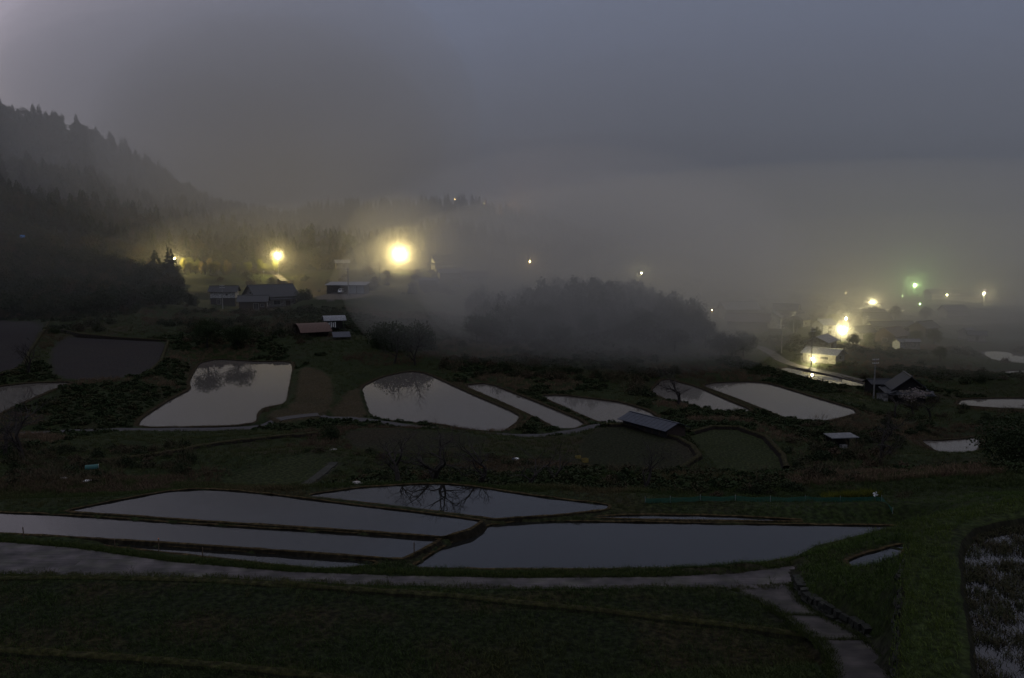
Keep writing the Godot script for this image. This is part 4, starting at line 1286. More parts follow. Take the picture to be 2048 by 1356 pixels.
	for side in [0, 2]:
		var edge := PackedVector2Array()
		var el := PackedFloat32Array()
		for q in SLABS:
			edge.append(Vector2(q[side], q[side + 1]))
			el.append(q[4] - 0.04)
		line_grass("joint_grass", "grass growing over the %s edge of the slab path" % ["left", "", "right"][side], edge, el, 60.0, 0.55, 0.75, Color(0.046, 0.056, 0.017), Color(0.030, 0.044, 0.013), short)
	for i in range(2, SLABS.size() - 1, 2):
		var q: Array = SLABS[i]
		line_grass("joint_grass", "grass growing in the joints of the slab path", PackedVector2Array([Vector2(q[0], q[1]), Vector2(q[2], q[3])]), PackedFloat32Array([q[4] - 0.03, q[4] - 0.03]), 60.0, 0.3, 0.55, Color(0.046, 0.056, 0.017), Color(0.030, 0.040, 0.013), short)
	var far := PackedVector2Array()
	for i in range(0, PATH_FAR.size(), 2):
		far.append(Vector2(PATH_FAR[i], PATH_FAR[i + 1] + 0.28))
	var lv := PackedFloat32Array()
	for i in far.size():
		lv.append(12.55)
	var close := PackedVector2Array()
	for i in range(0, PATH_NEAR.size(), 2):
		close.append(Vector2(PATH_NEAR[i], PATH_NEAR[i + 1]))
	line_grass("verge_grass", "grass creeping over the near edge of the concrete path", close, lv, 26.0, 0.7, 0.45, Color(0.058, 0.056, 0.019), Color(0.034, 0.044, 0.014), rank)
	line_grass("tall_weeds", "single tall weeds along the concrete path", close, lv, 1.2, 0.9, 1.0, Color(0.05, 0.06, 0.018), Color(0.045, 0.04, 0.018), tuft_mesh(12, 7, 0.6, 0.16, 0.03))
	line_grass("tall_weeds", "single tall weeds along the pond side of the path", far, lv, 1.6, 0.7, 1.0, Color(0.05, 0.06, 0.018), Color(0.045, 0.04, 0.018), tuft_mesh(13, 7, 0.6, 0.16, 0.03))
	line_grass("verge_grass", "lush grass along the far edge of the concrete path", far, lv, 44.0, 0.6, 0.48, Color(0.030, 0.048, 0.013), Color(0.048, 0.058, 0.016), rank)

# ---------------------------------------------------------------- buildings
func opening(parent: Node3D, called: String, at: Vector3, size: Vector2, facing: float, pane: Material) -> void:
	var f := part(called, box(Vector3(size.x + 0.14, size.y + 0.14, 0.10)), M.frame, parent, at)
	f.rotation.y = facing
	var halves := 2 if size.x > 1.1 else 1
	for k in halves:
		part("pane" if called == "window" else "leaf", box(Vector3(size.x / halves - 0.05, size.y - 0.04, 0.05)), pane, f, Vector3((k - (halves - 1) * 0.5) * size.x / halves, 0, 0.05))

func house(called: String, label: String, category: String, key: String, turn: float, w: float, d: float, h: float, rise: float, over: float, wall: Material, roof: Material, opt := {}) -> Node3D:
	var s: Vector3 = SPOT[key]
	var y := ground(s.x, s.z)
	var t := thing(called, label, category, Vector3(s.x, y, s.z), turn, opt.get("group", ""))
	var low := -1.2
	part("foundation", box(Vector3(w + 0.15, 1.5, d + 0.15), Vector3(0, -0.55, 0)), M.stone, t)
	var low_wall: Material = opt.get("low_wall", null)
	var start := 0.2
	if low_wall:
		start = h * 0.5
		part("lower_wall", box(Vector3(w - 0.04, start - 0.2, d - 0.04), Vector3(0, (start + 0.2) * 0.5, 0)), low_wall, t)
	part("wall", prism(PackedVector2Array([Vector2(-d / 2, start), Vector2(d / 2, start), Vector2(d / 2, h), Vector2(0, h + rise - 0.05), Vector2(-d / 2, h)]), w), wall, t)
	var a := atan2(rise, d * 0.5)
	var len := (d * 0.5 + over) / cos(a)
	for sgn in [-1.0, 1.0]:
		var bs := Basis(Vector3.RIGHT, a * sgn)
		var mid := Vector3(0, h + rise + 0.10 - sin(a) * len * 0.5, sgn * cos(a) * len * 0.5)
		var rp := part("roof_slope", box(Vector3(w + over * 2.0, 0.16, len), Vector3.ZERO, bs), roof, t, mid)
		if opt.get("seams", 0) > 0:
			var n: int = opt.seams
			for k in n:
				part("seam", box(Vector3(0.07, 0.07, len), Vector3.ZERO, bs), roof, rp, Vector3(lerpf(-w * 0.5, w * 0.5, (k + 0.5) / n), 0.09, 0))
	part("ridge_cap", box(Vector3(w + over * 2.0 + 0.2, 0.22, 0.45), Vector3(0, h + rise + 0.16, 0)), roof, t)
	if opt.get("skirt", false):
		for sgn in [-1.0, 1.0]:
			var b1 := Basis(Vector3.RIGHT, 0.38 * sgn)
			part("eave_roof", box(Vector3(w + 3.4, 0.14, 2.1), Vector3.ZERO, b1), roof, t, Vector3(0, h * 0.72, sgn * (d * 0.5 + 0.85)))
			var b2 := Basis(Vector3.BACK, -0.38 * sgn)
			part("eave_roof", box(Vector3(2.1, 0.14, d + 3.0), Vector3.ZERO, b2), roof, t, Vector3(sgn * (w * 0.5 + 0.85), h * 0.72, 0))
	for o in opt.get("open", []):
		# [kind, side, along, height, width, tall]
		var facing: float = [0.0, PI * 0.5, PI, -PI * 0.5][o[1]]
		var half := d * 0.5 if o[1] % 2 == 0 else w * 0.5
		opening(t, o[0], Basis(Vector3.UP, facing) * Vector3(o[2], o[3], half + 0.03), Vector2(o[4], o[5]), facing, o[6] if o.size() > 6 else M.glass)
	return t

func build_houses() -> void:
	house("storehouse", "white walled storehouse with dark tile roof beside the farmhouse", "storehouse", "storehouse", 0.08, 9.2, 6.0, 5.2, 1.7, 0.9, M.plaster, M.tile_dark, {"low_wall": M.boards_dark, "open": [["window", 0, 1.5, 3.9, 0.7, 0.6], ["door", 0, -1.5, 1.2, 1.4, 2.0, M.boards_dark]]})
	house("farmhouse", "large farmhouse with broad blue grey tiled roof and front gable", "house", "farmhouse", 0.72, 16.0, 10.0, 4.6, 3.6, 1.2, M.plaster_old, M.tile, {"skirt": true, "open": [["window", 0, -4.5, 1.7, 2.6, 1.5], ["window", 0, 0.0, 1.7, 2.6, 1.5], ["door", 0, 4.5, 1.3, 2.0, 2.0, M.boards], ["window", 3, 0.0, 5.4, 1.4, 0.8], ["window", 3, -2.5, 1.7, 1.8, 1.4]]})
	house("wing_house", "low brown boarded wing in front of the farmhouse", "house", "wing", 0.15, 9.5, 6.5, 3.2, 1.7, 0.8, M.boards, M.tile, {"open": [["door", 0, 1.2, 1.25, 1.8, 2.0, M.boards_dark], ["window", 0, 3.4, 1.6, 1.2, 1.0], ["window", 1, 0.0, 1.6, 1.4, 1.1, M.plaster]]})
	# open garage with one closed bay
	var s: Vector3 = SPOT.garage
	var g := thing("garage", "long open fronted garage with pale flat roof", "garage", Vector3(s.x, ground(s.x, s.z), s.z), -0.12)
	part("floor", box(Vector3(15.5, 0.8, 7.0), Vector3(0, -0.28, 0)), M.concrete, g)
	part("back_wall", box(Vector3(15, 3.2, 0.15), Vector3(0, 1.7, -3.2)), M.metal_grey, g)
	for x in [-7.4, 7.4]:
		part("side_wall", box(Vector3(0.15, 3.3, 6.4), Vector3(x, 1.75, 0)), M.metal_grey, g)
	for x in [-7.3, -2.5, 1.2, 4.4]:
		part("post", box(Vector3(0.16, 3.4, 0.16), Vector3(x, 1.8, 3.1)), M.boards_dark, g)
	part("roof", box(Vector3(16.2, 0.16, 8.0), Vector3.ZERO, Basis(Vector3.RIGHT, 0.11)), M.metal_pale, g, Vector3(0, 3.75, 0.1))
	for x in [2.8, 5.9]:
		part("shutter", box(Vector3(3.0, 2.9, 0.08), Vector3(x, 1.57, 3.1)), M.shutter, g)
	build_van(SPOT.van)
	# tumbledown sheds
	s = SPOT.ruin_front
	var r1 := thing("tumbledown_shed", "sagging old shed with rusty brown roof", "shed", Vector3(s.x, ground(s.x, s.z), s.z), 0.5)
	var prof := PackedVector2Array()
	for k in 13:
		var u := -1.0 + k / 6.0
		prof.append(Vector2(u * 4.4, 3.3 - u * u * 1.7 - 0.3 * u))
	for k in 13:
		var u := 1.0 - k / 6.0
		prof.append(Vector2(u * 4.4, 3.2 - u * u * 1.7 - 0.3 * u))
	part("roof", prism(prof, 8.5), M.metal_rust, r1)
	for p in [Vector3(-3.6, 0, -2.8), Vector3(3.6, 0, -2.8), Vector3(-3.6, 0, 2.8), Vector3(3.6, 0, 2.8)]:
		part("post", box(Vector3(0.18, 2.4, 0.18), p + Vector3(0, 0.9, 0)), M.boards_dark, r1)
	part("wall", box(Vector3(7.4, 2.2, 0.1), Vector3(0, 0.9, -2.9)), M.boards, r1)
	part("wall", box(Vector3(0.1, 2.2, 5.6), Vector3(3.7, 0.9, 0)), M.boards, r1)
	s = SPOT.ruin_back
	var r2 := thing("tumbledown_shed", "old shed with arched pale roof behind the rusty one", "shed", Vector3(s.x, ground(s.x, s.z), s.z), 0.35)
	prof = PackedVector2Array()
	for k in 11:
		var u := -1.0 + k / 5.0
		prof.append(Vector2(u * 2.6, 4.3 - u * u * 1.2))
	for k in 11:
		var u := 1.0 - k / 5.0
		prof.append(Vector2(u * 2.6, 4.18 - u * u * 1.2))
	part("roof", prism(prof, 6.2), M.metal_pale, r2)
	part("wall", box(Vector3(5.6, 3.2, 0.1), Vector3(0, 1.3, -2.2)), M.boards_dark, r2)
	part("wall", box(Vector3(0.1, 3.2, 4.2), Vector3(-2.8, 1.3, 0)), M.boards_dark, r2)
	for k in 4:
		part("plank", box(Vector3(0.26, 1.2 + 0.3 * (k % 2), 0.06), Vector3(-1.6 + k * 0.55, 1.9, 2.2)), M.white, r2)
	for x in [-2.6, 2.6]:
		part("post", box(Vector3(0.16, 3.2, 0.16), Vector3(x, 1.4, 2.1)), M.boards_dark, r2)
	s = SPOT.lean_to
	var r3 := thing("lean_to", "dark low lean-to roof beside the tumbledown sheds", "lean-to", Vector3(s.x, ground(s.x, s.z), s.z), 0.3)
	part("roof", box(Vector3(4.6, 0.1, 3.2), Vector3(0, 1.1, 0), Basis(Vector3.RIGHT, 0.35)), M.metal_blue, r3)
	for x in [-2.0, 2.0]:
		part("post", box(Vector3(0.12, 1.9, 0.12), Vector3(x, 0.5, -1.2)), M.boards_dark, r3)
		part("post", box(Vector3(0.12, 1.0, 0.12), Vector3(x, 0.2, 1.2)), M.boards_dark, r3)
	# hillside houses in the mist
	house("hut", "small pale hut with curved bright roof edge, left of the bright lamp", "hut", "hut_far", 0.3, 6.0, 5.0, 2.8, 1.2, 0.6, M.plaster_old, M.metal_pale, {"open": [["door", 0, 0.6, 1.2, 1.4, 1.9, M.boards]]})
	house("house", "dim house on the slope, highest left of the bright lamp", "house", "house_far_a", 0.2, 12.0, 8.0, 4.0, 2.4, 0.9, M.plaster_old, M.tile, {"open": [["window", 0, -2.0, 1.7, 2.0, 1.3], ["window", 0, 2.4, 1.7, 2.0, 1.3]]})
	house("house", "dim white walled house above the pale hut", "house", "house_far_b", -0.15, 11.0, 7.0, 4.4, 2.2, 0.9, M.plaster, M.tile_dark, {"open": [["window", 0, -2.6, 1.8, 1.8, 1.3], ["window", 0, 1.6, 1.8, 2.2, 1.3]]})
	house("house", "two storey cream house lit by the brightest lamp", "house", "house_lit", 0.35, 9.5, 7.5, 5.6, 2.4, 0.9, M.plaster, M.tile_dark, {"skirt": true, "open": [["window", 0, -2.2, 1.6, 1.8, 1.3], ["window", 0, 1.8, 1.6, 1.8, 1.3], ["window", 3, 0.0, 1.6, 1.6, 1.2], ["window", 0, 0.0, 4.9, 1.8, 0.9]]})
	house("shed", "low wide grey roofed shed below the cream house", "shed", "roof_low", 0.25, 13.0, 7.0, 2.6, 1.6, 0.7, M.plaster_old, M.metal_grey, {"open": [["door", 0, 2.0, 1.2, 2.4, 2.0, M.boards]]})
	house("shed", "dim tin shed on the slope beneath the bright lamp", "shed", "rubble_shed", -0.2, 8.0, 4.0, 2.2, 0.9, 0.4, M.metal_grey, M.metal_grey, {"open": [["door", 0, -1.5, 1.1, 1.6, 1.8, M.boards_dark]]})
	house("house", "dim reddish house on the slope right of the cream house", "house", "house_dim", 0.1, 11.0, 7.0, 3.4, 2.0, 0.8, M.plaster_old, M.tile_red, {"open": [["window", 0, -2.0, 1.7, 1.8, 1.2], ["window", 0, 2.4, 1.7, 1.8, 1.2]]})
	# right hand village
	house("barn", "upper of two pale metal roofed barns by the lamp pond", "barn", "barn_upper", 0.95, 10.0, 6.0, 3.4, 1.3, 0.7, M.plaster_old, M.metal_pale, {"seams": 8, "open": [["door", 0, 0.0, 1.5, 2.6, 2.4, M.boards]]})
	house("barn", "lower of two pale metal roofed barns by the lamp pond", "barn", "barn_lower", -0.75, 9.5, 6.0, 2.9, 1.2, 0.7, M.plaster_old, M.metal_pale, {"seams": 8, "open": [["window", 1, 0.0, 1.9, 1.4, 0.9], ["window", 0, 1.5, 1.7, 2.4, 0.8], ["door", 0, -2.4, 1.2, 1.8, 2.0, M.boards]]})
	house("house", "small bright white house behind the pale barns", "house", "white_house", 0.5, 6.0, 5.0, 4.2, 1.6, 0.5, M.plaster, M.metal_pale, {"open": [["window", 3, 0.0, 3.0, 1.1, 0.9], ["window", 0, 0.0, 1.6, 1.6, 1.1], ["window", 0, 0.2, 3.2, 1.6, 0.8]]})
	house("long_house", "long low house with a thin bright eave line", "house", "long_house", 0.03, 14.5, 6.0, 2.8, 1.3, 0.8, M.plaster_old, M.tile, {"open": [["window", 0, -4.5, 1.5, 2.0, 1.2], ["window", 0, 0.0, 1.5, 2.0, 1.2], ["window", 0, 4.5, 1.5, 2.0, 1.2]]})
	house("house", "tiled gable house between the long house and tin sheds", "house", "gable_house", 0.7, 9.0, 7.0, 3.4, 2.2, 0.9, M.boards_red, M.tile_red, {"open": [["window", 0, 1.5, 1.7, 1.8, 1.2], ["window", 3, 0.0, 1.7, 1.8, 1.2]]})
	house("tin_shed", "grey white tin shed, left one of the pair", "shed", "tin_shed", 0.25, 4.2, 3.6, 2.4, 0.8, 0.3, M.metal_pale, M.metal_grey, {"group": "pair of small tin sheds", "open": [["door", 0, 0.6, 1.15, 1.0, 1.8, M.boards_dark]]})
	house("tin_shed", "cream tin shed, right one of the pair", "shed", "tin_shed_pink", -0.15, 4.2, 3.6, 2.6, 0.7, 0.3, M.plaster_old, M.metal_grey, {"group": "pair of small tin sheds", "open": [["door", 1, 0.4, 1.15, 1.0, 1.8, M.boards_dark]]})
	house("house", "dim pale roofed house, highest of the misty hamlet", "house", "house_left_a", 0.15, 13.0, 8.0, 4.4, 2.4, 0.9, M.plaster_old, M.metal_grey, {"open": [["window", 0, -3.0, 1.7, 2.0, 1.2], ["window", 0, 2.5, 1.7, 2.0, 1.2]]})
	house("house", "reddish house with bright eave line in the misty hamlet", "house", "house_left_b", -0.35, 14.0, 8.0, 3.4, 2.2, 0.9, M.boards_red, M.tile_red, {"open": [["window", 0, -4.0, 1.6, 1.6, 1.2], ["window", 0, 3.0, 1.6, 2.2, 1.2], ["door", 0, -0.6, 1.2, 1.6, 1.9, M.boards]]})
	house("house", "pale gable ended house at the right of the misty hamlet", "house", "house_left_c", 1.2, 8.0, 6.0, 4.2, 1.8, 0.6, M.plaster, M.metal_grey, {"open": [["window", 1, 0.0, 2.6, 1.2, 1.0], ["window", 0, 1.0, 1.7, 1.6, 1.1]]})
	house("farmhouse", "dark farmhouse with grey hipped roof and gable facing the ponds", "house", "right_farmhouse", 1.35, 7.0, 6.2, 3.3, 2.4, 0.8, M.boards_dark, M.tile, {"skirt": true, "open": [["window", 1, -1.5, 1.4, 1.4, 1.1], ["window", 1, 1.4, 1.4, 1.4, 1.1], ["door", 0, 1.0, 1.2, 1.4, 1.9, M.boards], ["window", 1, 0.0, 4.0, 1.0, 0.5]]})
	house("annex", "low dark annex with one lit window left of the grey farmhouse", "shed", "right_annex", 0.1, 5.0, 3.6, 2.4, 0.7, 0.5, M.boards_dark, M.tile_dark, {"open": [["window", 0, 1.2, 1.5, 1.0, 0.5, M.window_lit]]})
	house("far_house", "long dim house under the two right most lamps, left one", "house", "far_house_r1", 0.1, 16.0, 8.0, 3.6, 1.8, 0.9, M.plaster, M.tile, {"open": [["window", 0, -4.0, 1.6, 2.2, 1.3], ["window", 0, 3.0, 1.6, 2.2, 1.3]]})
	house("far_house", "long dim house under the two right most lamps, right one", "house", "far_house_r2", -0.05, 16.0, 8.0, 3.4, 1.8, 0.9, M.plaster_old, M.tile, {"open": [["window", 0, -3.0, 1.6, 2.2, 1.3], ["window", 0, 4.0, 1.6, 2.2, 1.3]]})
	house("far_house", "small dim hut above the upper right ponds, left one", "hut", "far_house_r3", 0.6, 5.0, 4.0, 2.6, 1.2, 0.5, M.plaster_old, M.metal_grey, {"open": [["door", 0, 0.0, 1.2, 1.2, 1.8, M.boards]]})
	house("far_house", "small dim hut above the upper right ponds, right one", "hut", "far_house_r4", -0.4, 5.5, 4.0, 2.4, 1.1, 0.5, M.plaster_old, M.tile, {"open": [["door", 0, 0.0, 1.2, 1.2, 1.8, M.boards]]})
	house("cottage", "small dim cottage just right of the dazzling white lamp", "house", "cottage_a", 0.4, 7.0, 5.5, 3.0, 1.7, 0.7, M.plaster_old, M.tile, {"group": "village cottages", "open": [["window", 0, -1.5, 1.5, 1.4, 1.1], ["window", 0, 1.6, 1.5, 1.4, 1.1]]})
	house("cottage", "dim cottage behind the long low house", "house", "cottage_b", -0.2, 9.0, 6.0, 3.2, 1.8, 0.8, M.plaster_old, M.tile, {"group": "village cottages", "open": [["window", 0, -2.0, 1.5, 1.6, 1.1], ["window", 0, 2.0, 1.5, 1.6, 1.1]]})
	house("cottage", "dim cottage right of the pair of tin sheds", "house", "cottage_c", 0.6, 8.0, 6.0, 3.0, 1.8, 0.8, M.boards, M.tile_dark, {"group": "village cottages", "open": [["window", 0, 0.0, 1.5, 1.8, 1.1]]})
	house("cottage", "dim cottage left of the small bright white house", "house", "cottage_d", 0.9, 8.0, 6.0, 3.0, 1.8, 0.8, M.plaster_old, M.tile, {"group": "village cottages", "open": [["window", 0, -1.6, 1.5, 1.6, 1.1], ["window", 3, 0.0, 1.5, 1.4, 1.0]]})
	house("cottage", "farthest dim cottage between hamlet and white house", "house", "cottage_e", -0.5, 9.0, 6.0, 3.2, 1.9, 0.8, M.plaster_old, M.tile_dark, {"group": "village cottages", "open": [["window", 0, 1.5, 1.5, 1.6, 1.1]]})
	house("cottage", "dim cottage below the two right most lamps", "house", "cottage_f", 0.2, 10.0, 6.0, 3.0, 1.8, 0.8, M.plaster_old, M.tile, {"group": "village cottages", "open": [["window", 0, -2.0, 1.5, 1.6, 1.1], ["window", 0, 2.0, 1.5, 1.6, 1.1]]})
	# long dark shed beside the pond
	var t := thing("long_shed", "long dark boarded shed with blue black metal roof by the road", "shed", Vector3(20.0, 2.0, -123.4), -1.0)
	part("foundation", box(Vector3(9.6, 0.9, 3.8), Vector3(0, -0.3, 0)), M.stone_dark, t)
	for k in 24:
		for sgn in [-1.0, 1.0]:
			part("board", box(Vector3(0.385, 2.2 + 0.02 * (k % 3), 0.05), Vector3(-4.6 + (k + 0.5) * 9.2 / 24.0, 1.2, sgn * (1.75 + 0.008 * (k % 2)))), M.boards if k % 4 == 0 else M.boards_dark, t)
	for sgn in [-1.0, 1.0]:
		part("gable_wall", prism(PackedVector2Array([Vector2(-1.7, 0.1), Vector2(1.7, 0.1), Vector2(1.7, 2.3), Vector2(0, 2.95), Vector2(-1.7, 2.3)]), 0.1), M.boards_red, t, Vector3(sgn * 4.6, 0, 0))
	for sgn in [-1.0, 1.0]:
		var bs := Basis(Vector3.RIGHT, 0.36 * sgn)
		for k in 12:
			var pane := part("roof_panel", box(Vector3(0.845, 0.06, 2.55), Vector3.ZERO, bs), M.metal_blue, t, Vector3(-5.1 + (k + 0.5) * 10.2 / 12.0, 2.68 - 0.0, sgn * 1.18))
			part("seam", box(Vector3(0.04, 0.03, 2.55), Vector3.ZERO, bs), M.metal_blue, pane, Vector3(0.42, 0.04, 0))
	part("ridge_cap", box(Vector3(10.4, 0.08, 0.3), Vector3(0, 3.14, 0)), M.metal_blue, t)
	# little field shelter
	s = SPOT.culvert
	var c := thing("field_shelter", "small open field shelter with pale flat roof on the slope", "shelter", Vector3(s.x, ground(s.x, s.z), s.z), 0.15)
	part("roof", box(Vector3(4.2, 0.12, 2.6), Vector3(0, 2.0, 0), Basis(Vector3.RIGHT, 0.06)), M.metal_grey, c)
	for x in [-1.8, 1.8]:
		for z in [-1.0, 1.0]:
			part("post", box(Vector3(0.12, 2.6, 0.12), Vector3(x, 0.7, z)), M.boards_dark, c)
	part("wall", box(Vector3(3.6, 1.9, 0.08), Vector3(0, 0.9, -1.1)), M.boards_dark, c)
	part("tarp", box(Vector3(0.9, 0.8, 0.7), Vector3(0.3, 0.3, 0.2)), M.grey_bag, c)
	s = SPOT.gate_wall
	var gw := thing("garden_wall", "short pale garden wall in front of the grey farmhouse", "wall", Vector3(s.x, ground(s.x, s.z), s.z), 0.2)
	part("wall_panel", box(Vector3(2.6, 1.9, 0.2), Vector3(0, 0.7, 0)), M.plaster_old, gw)
	part("coping", box(Vector3(2.8, 0.12, 0.34), Vector3(0, 1.7, 0)), M.tile, gw)

func build_van(s: Vector3) -> void:
	var t := thing("parked_van", "small white van parked inside the open garage", "van", Vector3(s.x, ground(s.x, s.z) + 0.14, s.z), -0.12)
	part("body", prism(PackedVector2Array([Vector2(1.6, 0.3), Vector2(1.65, 0.85), Vector2(1.3, 1.05), Vector2(0.85, 1.75), Vector2(-1.55, 1.85), Vector2(-1.65, 0.3)]), 1.46), M.white_paint, t)
	part("windscreen", box(Vector3(1.28, 0.78, 0.03), Vector3.ZERO, Basis(Vector3.RIGHT, -0.57)), M.glass, t, Vector3(0, 1.38, 1.10))
	for x in [-0.745, 0.745]:
		part("side_window", box(Vector3(0.02, 0.5, 1.6), Vector3(x, 1.4, -0.3)), M.glass, t)
		for z in [-1.05, 1.05]:
			var wh := part("wheel", tube([Vector3(-0.09, 0, 0), Vector3(0.09, 0, 0)], [0.28, 0.28], 14), M.tyre, t, Vector3(x * 0.9, 0.28, z))
			part("hub", tube([Vector3(-0.1, 0, 0), Vector3(0.1, 0, 0)], [0.14, 0.14], 10), M.steel, wh)
		part("headlight", box(Vector3(0.3, 0.2, 0.06), Vector3(x * 0.72, 0.72, 1.64)), M.metal_pale, t)
	part("bumper", box(Vector3(1.46, 0.22, 0.1), Vector3(0, 0.42, 1.66)), M.metal_grey, t)

# ---------------------------------------------------------------- street furniture
func utility_pole(key: String, label: String, tall: float, arms := 2) -> void:
	var s: Vector3 = SPOT[key]
	var t := thing("utility_pole", label, "utility pole", Vector3(s.x, ground(s.x, s.z), s.z), 0.3, "concrete utility poles")
	part("pole", tube([Vector3(0, -0.5, 0), Vector3(0, tall, 0)], [0.19, 0.12], 10), M.pole, t)
	for k in arms:
		var a := part("crossarm", box(Vector3(1.7, 0.1, 0.1), Vector3(0, 0, 0.14)), M.steel, t, Vector3(0, tall - 0.35 - k * 0.8, 0))
		for x in [-0.75, -0.3, 0.3, 0.75]:
			part("insulator", tube([Vector3(x, 0.05, 0.14), Vector3(x, 0.25, 0.14)], [0.05, 0.04], 6), M.white, a)

func street_lamp(label: String, at: Vector3, color: Color, energy: float, bulb: float, shine: float, group := "street lamps of the valley", foot := 0.0) -> void:
	var y := ground(at.x, at.z)
	var tall := maxf(at.y - y, 1.2)
	var t := thing("street_lamp", label, "street lamp", Vector3(at.x, at.y - tall, at.z), 0.0, group)
	part("pole", tube([Vector3(0, -0.4, -0.5), Vector3(0, tall + 0.1, -0.5)], [0.07, 0.05], 8), M.steel, t)
	part("arm", tube([Vector3(0, tall + 0.05, -0.5), Vector3(0, tall + bulb + 0.10, 0.0)], [0.035, 0.03], 6), M.steel, t)
	part("hood", prism(PackedVector2Array([Vector2(-0.09, 0.0), Vector2(0.09, 0.0), Vector2(0.06, 0.08), Vector2(-0.06, 0.08)]), 0.12), M.metal_grey, t, Vector3(0, tall + bulb + 0.03, 0))
	var sm := SphereMesh.new()
	sm.radius = bulb
	sm.height = bulb * 2.0
	sm.radial_segments = 12
	sm.rings = 6
	part("bulb", sm, glow(color, shine), t, Vector3(0, tall, 0))
	if energy > 0.0:
		var o := OmniLight3D.new()
		o.name = "lamp_light"
		o.light_color = color
		o.light_energy = energy
		o.light_size = bulb * 0.8
		o.omni_range = 400.0
		o.omni_attenuation = 2.0
		o.shadow_enabled = true
		t.add_child(o)
		o.position = Vector3(0, tall, 0)

func build_lamps() -> void:
	var warm := Color(1.0, 0.90, 0.60)
	var amber := Color(1.0, 0.84, 0.50)
	var white := Color(1.0, 0.94, 0.70)
	var green := Color(0.80, 1.0, 0.62)
	var rows := [
		["dazzling yellow lamp, the brightest, on the left hillside road", warm, 1600.0, 0.24, 900.0],
		["yellow lamp beside lit trees left of the brightest one", warm, 700.0, 0.2, 300.0],
		["dazzling white lamp behind the pale barns", white, 250.0, 0.2, 500.0],
		["white lamp at the water mirrored in the pond below", white, 46.0, 0.2, 900.0],
		["smaller white lamp just above the dazzling one by the barns", white, 60.0, 0.22, 1200.0],
		["round white lamp between two lit guard rails", white, 300.0, 0.24, 1500.0],
		["green tinted lamp with the widest green halo", green, 380.0, 0.24, 3000.0],
		["tiny lamp just above the green tinted lamp", green, 3.0, 0.12, 60.0],
		["small green lamp on a thin post below the green halo", green, 12.0, 0.12, 80.0],
		["small greenish lamp right of the second guard rail", green, 30.0, 0.14, 120.0],
		["white lamp over the long dim house, left of the last one", white, 60.0, 0.22, 900.0],
		["rightmost white lamp of the village", white, 140.0, 0.24, 1800.0],
		["tiny lonely lamp above the left guard rail", warm, 5.0, 0.1, 50.0],
		["tiny warm lamp beside the dark knoll and misty hamlet", amber, 5.0, 0.1, 40.0],
		["small orange lamp alone in the misty centre", amber, 40.0, 0.22, 700.0],
		["tiny lamp behind the saddle of the wooded knoll", white, 160.0, 0.16, 200.0],
		["far tiny light on the ridge, leftmost of the row", amber, 0.0, 0.24, 300.0],
		["far tiny light on the ridge, highest of the row", amber, 0.0, 0.2, 220.0],
		["far tiny light on the ridge, third from the left", amber, 0.0, 0.2, 260.0],
		["far orange light on the ridge, largest of the row", Color(1.0, 0.7, 0.35), 900.0, 0.24, 900.0],
		["far tiny light on the ridge, rightmost of the row", amber, 0.0, 0.2, 220.0],
		["lamp half hidden behind the dark cypress, lighting the lane trees", warm, 640.0, 0.2, 300.0],
	]
	for i in rows.size():
		var p: Array = LAMPS[i]
		var r: Array = rows[i]
		street_lamp(r[0], Vector3(p[0], p[1], p[2]), r[1], r[2], maxf(r[3], 0.22), r[4])
	for k in [["pole_a", "utility pole in front of the white storehouse", 9.0], ["pole_b", "utility pole in front of the garage", 10.5], ["pole_c", "dark utility pole left of the brightest lamp", 9.0], ["pole_d", "pale utility pole right of the brightest lamp", 8.0], ["pole_e", "tall utility pole by the lit grass slope", 8.5], ["pole_f", "utility pole left of the grey farmhouse", 9.0], ["pole_g", "utility pole above the long low house", 6.0], ["pole_h", "faint utility pole behind the lit grass slope", 8.0], ["pole_i", "utility pole beside the mirrored lamp", 11.0], ["pole_j", "utility pole beside the dazzling white lamp", 9.0], ["pole_k", "utility pole among the dark left trees", 8.0], ["pole_l", "utility pole behind the left yellow lamp", 8.0]]:
		utility_pole(k[0], k[1], k[2])

